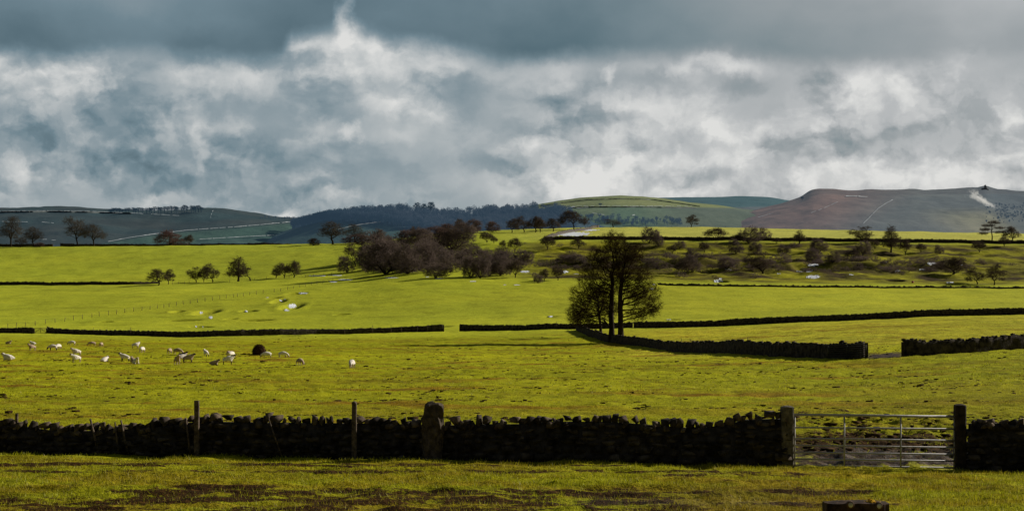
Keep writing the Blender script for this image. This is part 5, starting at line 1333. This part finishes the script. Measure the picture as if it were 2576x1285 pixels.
# ----------------------------------------------------------------------------- sheep
def sheep_mesh(name, pose, wool, face):
    dz = -.27 if pose == 'lie' else 0
    vs, es, rd = [], [], []
    def v(x, y, z, r, par=None):
        vs.append((x, y, z)); rd.append(r)
        if par is not None: es.append((par, len(vs) - 1))
        return len(vs) - 1
    rump = v(-.42, 0, .58 + dz, .21); mid = v(-.12, 0, .56 + dz, .265, rump); ch = v(.22, 0, .58 + dz, .235, mid)
    if pose in ('stand', 'lie'):
        nk = v(.40, 0, .74 + dz, .14, ch); hd = v(.52, 0, .90 + dz, .095, nk); mz = v(.68, 0, .83 + dz, .05, hd)
        ears = ((.49, .13, .93 + dz), (.49, -.13, .93 + dz))
    elif pose == 'turn':
        nk = v(.40, .08, .74, .14, ch); hd = v(.46, .20, .88, .095, nk); mz = v(.50, .36, .82, .05, hd); ears = ((.58, .16, .92), (.36, .22, .92))
    else:
        nk = v(.46, 0, .46, .135, ch); hd = v(.62, 0, .24, .09, nk); mz = v(.70, 0, .09, .048, hd); ears = ((.58, .13, .30), (.58, -.13, .30))
    for e in ears: v(*e, .028, hd)
    tl = v(-.62, 0, .50 + dz, .05, rump)
    for s in (-1, 1):
        if pose == 'lie':
            k = v(-.32, s * .20, .14, .09, rump); v(-.05, s * .25, .06, .04, k)
            k = v(.24, s * .16, .14, .07, ch); f = v(.40, s * .17, .05, .038, k); v(.22, s * .19, .04, .03, f)
        else:
            k = v(-.42, s * .13, .40, .10, rump); h = v(-.49, s * .13, .24, .042, k); v(-.45, s * .13, .0, .032, h)
            k = v(.24, s * .12, .38, .085, ch); h = v(.25, s * .12, .21, .040, k); v(.25, s * .12, .0, .032, h)
    me = bpy.data.meshes.new('tmp'); me.from_pydata(vs, es, []); o = bpy.data.objects.new('tmp', me); COL.objects.link(o)
    sk = o.modifiers.new('s', 'SKIN')
    for i, x in enumerate(rd): me.skin_vertices[0].data[i].radius = (x, x)
    me.skin_vertices[0].data[0].use_root = True
    o.modifiers.new('b', 'SUBSURF').levels = 2
    dg = bpy.context.evaluated_depsgraph_get(); m2 = bpy.data.meshes.new_from_object(o.evaluated_get(dg)); m2.name = name
    bpy.data.objects.remove(o)
    hv = np.array(vs[hd]); mv = np.array(vs[mz]); earv = np.array(ears)
    for vt in m2.vertices:
        p = np.array(vt.co[:]); dh = min(np.linalg.norm(p - hv), np.linalg.norm(p - mv), np.linalg.norm(p - (hv + mv) / 2))
        if p[2] > .3 + dz and dh > .2:
            n = perlin(np.array([p[0] * 14 + 3]), np.array([p[1] * 14 + p[2] * 11]))[0]; vt.co += vt.normal * float(n) * .03
    m2.materials.clear(); m2.materials.append(wool); m2.materials.append(face)
    mi = []
    for f in m2.polygons:
        p = np.array(f.center[:]); dh = np.linalg.norm(p - hv) ; dm = np.linalg.norm(p - mv)
        axis = np.dot(p - hv, (mv - hv) / np.linalg.norm(mv - hv))
        isface = (axis > -.02 and dh < .30 and dm < .28 and np.linalg.norm((p - hv) - axis * (mv - hv) / np.linalg.norm(mv - hv)) < .13) or min(np.linalg.norm(p - earv, axis=1)) < .07
        leg = p[2] < (.30 if pose != 'lie' else .075)
        mi.append(1 if isface or leg else 0)
    m2.polygons.foreach_set('material_index', mi); m2.polygons.foreach_set('use_smooth', [True] * len(mi)); m2.update()
    return m2
SM_ = {}
def sheep(pose, kind, heading, px, py, label, sc=1.0):
    key = (pose, kind)
    if key not in SM_:
        w = {'w': M['wool'], 'd': M['wool'], 'b': M['woolbrown'], 'k': M['woolblack'], 'bd': M['woolbrown']}[kind]; f = M['palefaces'] if kind in ('w', 'b') else M['darkface']
        SM_[key] = sheep_mesh('sheep', pose, w, f)
    o = obj('sheep', SM_[key]); g = G(px, py); o.location = g - Vector((0, 0, .01)); o.rotation_euler = (0, 0, math.radians(heading)); s = sc * random.uniform(.96, 1.04); o.scale = (s, s, s)
    tag(o, label, 'sheep', 'sheep grazing and resting in the pasture')
# heading 0 faces along the wall toward the gate side, 180 the other way, -90 toward the viewer, 90 away
sheep('lie', 'b', 0, 21, 865, 'sheep lying nearest the far gate, head raised', .85)
sheep('lie', 'w', 172, 83, 867, 'sheep lying just behind the standing one near the pasture edge', .9)
sheep('stand', 'b', -130, 80, 882.5, 'standing sheep facing the viewer in front of a lying one')
sheep('graze', 'd', 185, 132, 881, 'large dark-headed grazing sheep overlapping a paler one', 1.05)
sheep('graze', 'w', 75, 147, 878.5, 'pale sheep half hidden behind the dark-headed grazer', 1.02)
sheep('graze', 'w', 180, 180, 868, 'grazing sheep in profile alone beyond the dark-headed pair')
sheep('graze', 'b', 200, 231, 871, 'grazing sheep in profile beside a rump-on one', .98)
sheep('graze', 'b', 88, 255, 872, 'small sheep seen rump-on between two grazers at the back', .95)
sheep('turn', 'w', 20, 342, 876, 'standing sheep with head up, farthest back in the middle of the flock', .95)
sheep('graze', 'w', 80, 358, 887, 'rump-on grazing sheep just below the one with raised head')
sheep('lie', 'w', 178, 21, 907, 'long pale sheep lying flat near the edge of the pasture', 1.2)
sheep('stand', 'w', -150, 191, 895, 'pale sheep peering out directly behind a standing one')
sheep('stand', 'w', -140, 190, 912, 'standing pale sheep covering the one peering behind it', 1.05)
sheep('lie', 'd', 60, 263, 910, 'lying sheep with dark patch, alone beside the brown grass streak', .95)
sheep('stand', 'd', 175, 313, 909.5, 'standing dark-headed sheep in profile above a lying pair', 1.05)
sheep('lie', 'b', 120, 334, 912, 'browner sheep of the lying pair, tucked behind', .95)
sheep('lie', 'w', -60, 342, 915.5, 'paler sheep of the lying pair, in front with head up', 1.0)
sheep('graze', 'b', 85, 427, 890, 'rump-on grazing sheep beside the one nosing the black sheep')
sheep('graze', 'b', -20, 448, 892, 'grazing sheep with its head against the black sheep', 1.05)
sheep('lie', 'k', 0, 459, 898, 'black sheep crouched in the middle of the flock', 1.0)
sheep('stand', 'b', -60, 446, 917, 'front sheep of the huddled standing pair, facing the viewer', 1.05)
sheep('stand', 'w', 30, 456, 911, 'paler sheep huddled behind the front one of the standing pair')
sheep('stand', 'bd', 5, 475, 912.5, 'brown horned-looking sheep in profile with dark raised head', 1.08)
sheep('stand', 'd', 125, 518, 897, 'sheep standing alone with black head turned away', .95)
sheep('lie', 'bd', 0, 539, 918, 'small lying sheep with pricked dark ears, at the front of the flock', .85)
sheep('graze', 'b', 95, 575, 897, 'browner grazing sheep of the overlapping rump-on pair')
sheep('graze', 'w', 70, 582, 899.5, 'paler grazing sheep of the overlapping rump-on pair')
sheep('stand', 'd', 15, 575, 917, 'standing dark-faced sheep below the rump-on pair', 1.05)
sheep('graze', 'w', 190, 670, 901, 'grazing sheep right in front of the hay heap')
sheep('graze', 'w', -10, 713, 901, 'grazing sheep in profile past the hay heap', 1.02)
sheep('graze', 'b', -50, 755, 918.5, 'dark-legged sheep grazing toward the viewer, well past the hay')
sheep('graze', 'w', -95, 885, 926, 'lone sheep farthest from the flock, grazing straight toward the viewer', 1.05)

# ----------------------------------------------------------------------------- smoke
def smoke():
    c = H_RIGHT(2500, 516)
    s = F / c.y
    S = Soup(); S.box((0, 0, 0), (84 / s, 40, 56 / s))
    m, nt, out = nmat('white_smoke')
    tcn = N(nt, 'ShaderNodeTexCoord'); P = tcn.outputs['Object']
    n = noise(nt, P, .11, 6, .62, .6)
    sepn = N(nt, 'ShaderNodeSeparateXYZ'); nt.links.new(P, sepn.inputs[0])
    # plume axis drifts up and to -x
    k = 1 / s
    ax = math_(nt, 'ADD', math_(nt, 'MULTIPLY', sepn.outputs[0], -.62), -6 * k)     # z of the axis at this x
    dz = math_(nt, 'SUBTRACT', sepn.outputs[2], ax)
    wd = math_(nt, 'ADD', 8.0 * k, math_(nt, 'MULTIPLY', sepn.outputs[0], -.10))
    dn = math_(nt, 'ABSOLUTE', math_(nt, 'DIVIDE', dz, wd))
    dy = math_(nt, 'ABSOLUTE', math_(nt, 'DIVIDE', sepn.outputs[1], 18.0))
    xx = math_(nt, 'ABSOLUTE', math_(nt, 'DIVIDE', sepn.outputs[0], 38 * k))
    rr = math_(nt, 'MAXIMUM', math_(nt, 'MAXIMUM', dn, dy), xx)
    den = math_(nt, 'SUBTRACT', math_(nt, 'MULTIPLY', n.outputs['Fac'], 1.5), math_(nt, 'MULTIPLY', rr, .62))
    den = math_(nt, 'MULTIPLY', math_(nt, 'MAXIMUM', math_(nt, 'SUBTRACT', den, .30), 0), .32)
    v = N(nt, 'ShaderNodeVolumePrincipled'); v.inputs['Color'].default_value = (.98, .98, .98, 1); v.inputs['Anisotropy'].default_value = .2
    nt.links.new(den, v.inputs['Density']); nt.links.new(v.outputs[0], out.inputs['Volume'])
    o = S.build('smoke_plume', m, None); o.location = (sx(2474, c.y - 45), c.y - 45, sz(499, c.y - 45))
    tag(o, 'white smoke plume drifting up from the hillside below the rocky tor', 'smoke')
smoke()

# ----------------------------------------------------------------------------- sky and sun
SUN_AZ, SUN_EL = 66.0, 26.0      # degrees from the view direction, above the horizon
W = bpy.data.worlds.new('World'); SC.world = W; W.use_nodes = True
nt = W.node_tree; nt.nodes.clear()
out = N(nt, 'ShaderNodeOutputWorld'); bg = N(nt, 'ShaderNodeBackground')
sky = N(nt, 'ShaderNodeTexSky'); sky.sky_type = 'NISHITA'; sky.sun_disc = False
sky.sun_elevation = math.radians(SUN_EL); sky.sun_rotation = math.radians(SUN_AZ); sky.air_density = 1.2; sky.dust_density = 1.5
bg.inputs['Strength'].default_value = .1
tcw = N(nt, 'ShaderNodeTexCoord'); sep = N(nt, 'ShaderNodeSeparateXYZ'); nt.links.new(tcw.outputs['Generated'], sep.inputs[0])
X_, Y_, Z_ = sep.outputs
az = math_(nt, 'ARCTAN2', X_, Y_); el = math_(nt, 'ARCSINE', Z_)
U = math_(nt, 'MULTIPLY', az, 3.578); Vv = math_(nt, 'MULTIPLY', el, 3.578)         # kilo-units around the horizon
cmb = N(nt, 'ShaderNodeCombineXYZ'); nt.links.new(U, cmb.inputs[0]); nt.links.new(Vv, cmb.inputs[1]); UV = cmb.outputs[0]
# turbulence warp: large soft folds plus finer curls
def n2d(vec, sc_, det, ro):
    n = noise(nt, vec, sc_, det, ro); n.noise_dimensions = '2D'; return n
wn = n2d(UV, 3.0, 2, .5); wn2 = n2d(UV, 11.0, 5, .62)
def warp(src, w, amp):
    a = N(nt, 'ShaderNodeVectorMath', operation='SUBTRACT'); nt.links.new(w.outputs['Color'], a.inputs[0]); a.inputs[1].default_value = (.5, .5, .5)
    m = N(nt, 'ShaderNodeVectorMath', operation='MULTIPLY_ADD'); nt.links.new(a.outputs[0], m.inputs[0]); m.inputs[1].default_value = amp; nt.links.new(src, m.inputs[2])
    return m.outputs[0]
WUV = warp(warp(UV, wn, (.08, .05, 0)), wn2, (.10, .085, 0))
def blob(px, py, rx, ry, amp):
    u, v = math.atan((px - CX) / F) * 3.578, (HZ - py) / 1000.0
    m = N(nt, 'ShaderNodeVectorMath', operation='MULTIPLY_ADD'); nt.links.new(WUV, m.inputs[0]); m.inputs[1].default_value = (1000. / rx, 1000. / ry, 0); m.inputs[2].default_value = (-u * 1000. / rx, -v * 1000. / ry, 0)
    l = N(nt, 'ShaderNodeVectorMath', operation='LENGTH'); nt.links.new(m.outputs[0], l.inputs[0])
    mr = N(nt, 'ShaderNodeMapRange', interpolation_type='SMOOTHSTEP'); nt.links.new(l.outputs['Value'], mr.inputs['Value'])
    mr.inputs['From Min'].default_value = 0; mr.inputs['From Max'].default_value = 1.45; mr.inputs['To Min'].default_value = amp; mr.inputs['To Max'].default_value = 0
    return mr.outputs[0]
BL = [(60,225,150,60,.28),(180,205,100,45,.22),(470,205,70,24,.22),(600,205,90,45,.30),(660,225,70,40,.20),(755,122,48,22,.30),(880,130,110,60,.26),(1000,150,130,60,.28),(950,190,130,60,.12),(1150,145,55,30,.22),(878,45,26,75,.36),(885,85,30,60,.2),
 (560,325,70,24,.20),(820,340,50,28,.24),(890,353,24,22,.38),(960,272,60,36,.24),(1060,292,50,32,.24),(1000,345,60,22,.18),(72,455,52,42,.42),(300,455,24,20,.28),(355,388,14,14,.2),(228,465,30,18,.15),(860,497,60,10,.28),(400,505,60,9,.15),(700,544,70,9,.32),(40,520,80,20,.14),
 (1380,185,80,45,.18),(1522,180,18,30,.32),(1385,200,22,14,.1),(1830,163,90,26,.32),(1880,180,60,30,.2),(2150,205,40,70,.28),(2200,250,40,50,.22),(2270,215,80,40,.20),(1590,268,120,40,.24),(1560,335,90,28,.26),(1780,330,55,40,.34),(1830,360,40,20,.26),(1925,352,45,18,.24),
 (1560,420,140,40,.32),(1500,450,80,40,.25),(1840,432,85,38,.34),(1480,485,60,30,.22),(1340,470,140,36,.26),(1390,480,60,25,.2),(2085,325,40,30,.20),(2200,450,220,30,.18),(2545,300,40,60,.2),(2400,470,120,30,.15),(1700,490,160,24,.16),(2000,470,120,30,.16),(2420,180,70,50,.1),
 (250,290,150,60,-.16),(450,390,300,45,-.22),(280,425,150,55,-.2),(850,275,70,50,-.22),(800,400,140,34,-.13),(1160,250,70,70,-.18),(1420,275,90,65,-.28),(1620,205,150,42,-.22),(1870,232,50,35,-.26),(2085,225,40,50,-.22),(1730,372,70,30,-.15),(1620,455,60,25,-.22),
 (2150,375,250,36,-.17),(620,485,300,30,-.10),(150,345,140,50,-.10),(1000,430,300,30,-.08),(700,290,80,30,-.06),(1250,410,120,30,-.12),(1360,250,60,40,-.08),(2380,330,100,40,-.08),(1280,330,60,40,-.07)]
acc = None
for b in BL:
    o_ = blob(b[0], b[1], b[2] * 1.12, max(b[3], 17) * 1.12, b[4] * (.74 if b[4] > 0 else .75)); acc = o_ if acc is None else math_(nt, 'ADD', acc, o_)
# cloud billows with sun-ward edges
def shiftn(vec, dx, dy, sc_, det, ro):
    a = N(nt, 'ShaderNodeVectorMath', operation='ADD'); nt.links.new(vec, a.inputs[0]); a.inputs[1].default_value = (dx, dy, 0); return n2d(a.outputs[0], sc_, det, ro)
st_ = N(nt, 'ShaderNodeVectorMath', operation='MULTIPLY'); nt.links.new(warp(UV, wn2, (.035, .03, 0)), st_.inputs[0]); st_.inputs[1].default_value = (1, 1.75, 1)
na = shiftn(st_.outputs[0], 2.3, 4.1, 3.9, 9, .53); nb = shiftn(st_.outputs[0], 2.3 + .026, 4.1 + .055, 3.9, 6, .53); nc = shiftn(st_.outputs[0], 7.7, 1.3, 1.9, 3, .5)
def ss(v, lo, hi):
    m = N(nt, 'ShaderNodeMapRange', interpolation_type='SMOOTHSTEP'); nt.links.new(v, m.inputs['Value']); m.inputs['From Min'].default_value = lo; m.inputs['From Max'].default_value = hi; return m.outputs[0]
dA = ss(na.outputs['Fac'], .43, .57); dB = ss(nb.outputs['Fac'], .43, .57)
rim = math_(nt, 'SUBTRACT', dA, dB)
ne = shiftn(warp(UV, wn2, (.05, .05, 0)), 5.1, 2.7, 13.0, 6, .55); nf = shiftn(warp(UV, wn2, (.05, .05, 0)), 5.1 + .03, 2.7 + .05, 13.0, 4, .55)
rim2 = math_(nt, 'SUBTRACT', ss(ne.outputs['Fac'], .42, .58), ss(nf.outputs['Fac'], .42, .58))
bill = math_(nt, 'ADD', math_(nt, 'MULTIPLY', math_(nt, 'SUBTRACT', dA, .5), .07), math_(nt, 'MULTIPLY', rim, .125))
cmask = ss(nc.outputs['Fac'], .36, .60)
bill = math_(nt, 'MULTIPLY', bill, math_(nt, 'ADD', .35, math_(nt, 'MULTIPLY', cmask, .75)))
bill = math_(nt, 'ADD', bill, math_(nt, 'MULTIPLY', math_(nt, 'MULTIPLY', rim2, cmask), .085))
bill = math_(nt, 'ADD', bill, math_(nt, 'MULTIPLY', math_(nt, 'SUBTRACT', na.outputs['Fac'], .5), .19))
bill = math_(nt, 'ADD', bill, math_(nt, 'MULTIPLY', math_(nt, 'SUBTRACT', nc.outputs['Fac'], .5), .18))
def curve(fac, pts, lo, hi):
    c = N(nt, 'ShaderNodeFloatCurve'); m = c.mapping; cu = m.curves[0]
    pts = sorted(pts)
    while len(cu.points) < len(pts): cu.points.new(.5, .5)
    for p, (x, y) in zip(cu.points, pts): p.location = (x, (y - lo) / (hi - lo))
    m.update(); nt.links.new(fac, c.inputs['Value'])
    return math_(nt, 'ADD', math_(nt, 'MULTIPLY', c.outputs[0], hi - lo), lo)
nu = N(nt, 'ShaderNodeMapRange'); nt.links.new(U, nu.inputs['Value']); nu.inputs['From Min'].default_value = -1.6; nu.inputs['From Max'].default_value = 1.6; NU = nu.outputs[0]
def ux(px): return (math.atan((px - CX) / F) * 3.578 + 1.6) / 3.2
base = curve(NU, [(0, .535), (ux(0), .535), (ux(600), .555), (ux(1100), .625), (ux(1500), .665), (ux(2000), .68), (ux(2576), .67), (1, .62)], 0, 1)
body = math_(nt, 'ADD', math_(nt, 'ADD', base, acc), bill)
# lower sky: paler on the east, bluer on the west
# heavy dark slab overhead
ed = curve(NU, [(0, .175), (ux(0), .178), (ux(110), .186), (ux(200), .170), (ux(350), .160), (ux(520), .166), (ux(650), .172), (ux(712), .150), (ux(735), .108), (ux(800), .102), (ux(850), .09), (ux(880), .075), (ux(905), .088), (ux(940), .10), (ux(980), .115), (ux(1080), .125), (ux(1180), .148), (ux(1290), .165),
               (ux(1450), .152), (ux(1600), .148), (ux(1700), .155), (ux(1800), .146), (ux(1900), .16), (ux(2000), .175), (ux(2120), .188), (ux(2300), .190), (ux(2450), .175), (ux(2576), .165), (1, .16)], -.06, .3)
sepw = N(nt, 'ShaderNodeSeparateXYZ'); nt.links.new(WUV, sepw.inputs[0])
vmix = math_(nt, 'ADD', math_(nt, 'MULTIPLY', Vv, .62), math_(nt, 'MULTIPLY', sepw.outputs[1], .38))
sd = math_(nt, 'SUBTRACT', vmix, math_(nt, 'SUBTRACT', .72, ed))
sm = N(nt, 'ShaderNodeMapRange', interpolation_type='SMOOTHSTEP'); nt.links.new(sd, sm.inputs['Value']); sm.inputs['From Min'].default_value = -.030; sm.inputs['From Max'].default_value = .040
slabb = curve(NU, [(0, .16), (ux(0), .13), (ux(150), .18), (ux(300), .22), (ux(600), .17), (ux(830), .12), (ux(950), .13), (ux(1300), .16), (ux(1700), .27), (ux(2000), .38), (ux(2300), .48), (ux(2576), .52), (1, .4)], 0, 1)
hi_ = N(nt, 'ShaderNodeMapRange', interpolation_type='SMOOTHSTEP'); nt.links.new(Vv, hi_.inputs['Value']); hi_.inputs['From Min'].default_value = .56; hi_.inputs['From Max'].default_value = .72; hi_.inputs['To Max'].default_value = .07
slabb = math_(nt, 'ADD', math_(nt, 'ADD', slabb, hi_.outputs[0]), math_(nt, 'MULTIPLY', math_(nt, 'SUBTRACT', nc.outputs['Fac'], .5), .30))
slabb = math_(nt, 'ADD', slabb, math_(nt, 'MULTIPLY', math_(nt, 'SUBTRACT', na.outputs['Fac'], .5), .16))
for b in ((878, 45, 24, 70, .30), (888, 85, 34, 50, .25), (350, 20, 200, 50, .06), (1320, 60, 160, 60, -.04), (500, 130, 120, 40, -.05), (80, 130, 120, 40, -.06)): slabb = math_(nt, 'ADD', slabb, blob(*b))
mxs = N(nt, 'ShaderNodeMix', data_type='FLOAT'); nt.links.new(sm.outputs[0], mxs.inputs[0]); nt.links.new(body, mxs.inputs[2]); nt.links.new(slabb, mxs.inputs[3])
B = mxs.outputs[0]
blue = ramp(nt, B, [(.08, (.078, .132, .165)), (.30, (.155, .228, .272)), (.50, (.270, .330, .365)), (.70, (.445, .480, .495)), (1.0, (.73, .73, .715))])
grey = ramp(nt, B, [(.08, (.078, .145, .178)), (.30, (.200, .252, .276)), (.50, (.315, .345, .362)), (.70, (.475, .49, .50)), (1.0, (.73, .73, .715))])
gf = N(nt, 'ShaderNodeMapRange', interpolation_type='SMOOTHSTEP'); nt.links.new(NU, gf.inputs['Value']); gf.inputs['From Min'].default_value = ux(900); gf.inputs['From Max'].default_value = ux(2100)
cl = mix(nt, gf.outputs[0], blue.outputs[0], grey.outputs[0])
# unseen sky behind and overhead set dark slate to keep shaded faces dark
fr_ = N(nt, 'ShaderNodeMapRange', interpolation_type='SMOOTHSTEP'); nt.links.new(Y_, fr_.inputs['Value']); fr_.inputs['From Min'].default_value = .25; fr_.inputs['From Max'].default_value = .85
dz_ = N(nt, 'ShaderNodeMapRange', interpolation_type='SMOOTHSTEP'); nt.links.new(Z_, dz_.inputs['Value']); dz_.inputs['From Min'].default_value = .55; dz_.inputs['From Max'].default_value = .24
front = math_(nt, 'MULTIPLY', fr_.outputs[0], dz_.outputs[0])
sc10 = N(nt, 'ShaderNodeVectorMath', operation='SCALE'); nt.links.new(cl, sc10.inputs[0]); sc10.inputs['Scale'].default_value = 10.0
fin = mix(nt, .97, sky.outputs[0], sc10.outputs[0]); nt.links.new(fin, bg.inputs['Color'])
bg2 = N(nt, 'ShaderNodeBackground'); bg2.inputs['Strength'].default_value = .1
fin2 = mix(nt, .97, sky.outputs[0], (.50, .62, .75)); nt.links.new(fin2, bg2.inputs['Color'])
ms_ = N(nt, 'ShaderNodeMixShader'); nt.links.new(front, ms_.inputs[0]); nt.links.new(bg2.outputs[0], ms_.inputs[1]); nt.links.new(bg.outputs[0], ms_.inputs[2]); nt.links.new(ms_.outputs[0], out.inputs['Surface'])
W.cycles.sampling_method = 'MANUAL'; W.cycles.sample_map_resolution = 512

a_, e_ = math.radians(SUN_AZ), math.radians(SUN_EL)
sd_ = Vector((math.sin(a_) * math.cos(e_), math.cos(a_) * math.cos(e_), math.sin(e_)))
L = bpy.data.lights.new('sun', 'SUN'); L.energy = 5.0; L.angle = math.radians(.6); L.color = (1.0, .94, .82)
so = bpy.data.objects.new('sun', L); COL.objects.link(so); so.rotation_euler = sd_.to_track_quat('Z', 'Y').to_euler(); so.location = sd_ * 200

# ----------------------------------------------------------------------------- camera
cam = bpy.data.cameras.new('camera'); cam.sensor_width = 36; cam.lens = 36 * F / 2576; cam.shift_y = (HZ - 642.5) / 2576.0
cam.clip_start = .1; cam.clip_end = 20000
co = bpy.data.objects.new('camera', cam); COL.objects.link(co); co.location = (0, 0, 0); co.rotation_euler = (math.pi / 2, 0, 0)
SC.camera = co
SC.view_settings.view_transform = 'Standard'; SC.view_settings.look = 'None'; SC.view_settings.exposure = 0; SC.view_settings.gamma = 1
SC.cycles.max_bounces = 5; SC.cycles.transparent_max_bounces = 6; SC.cycles.volume_bounces = 2
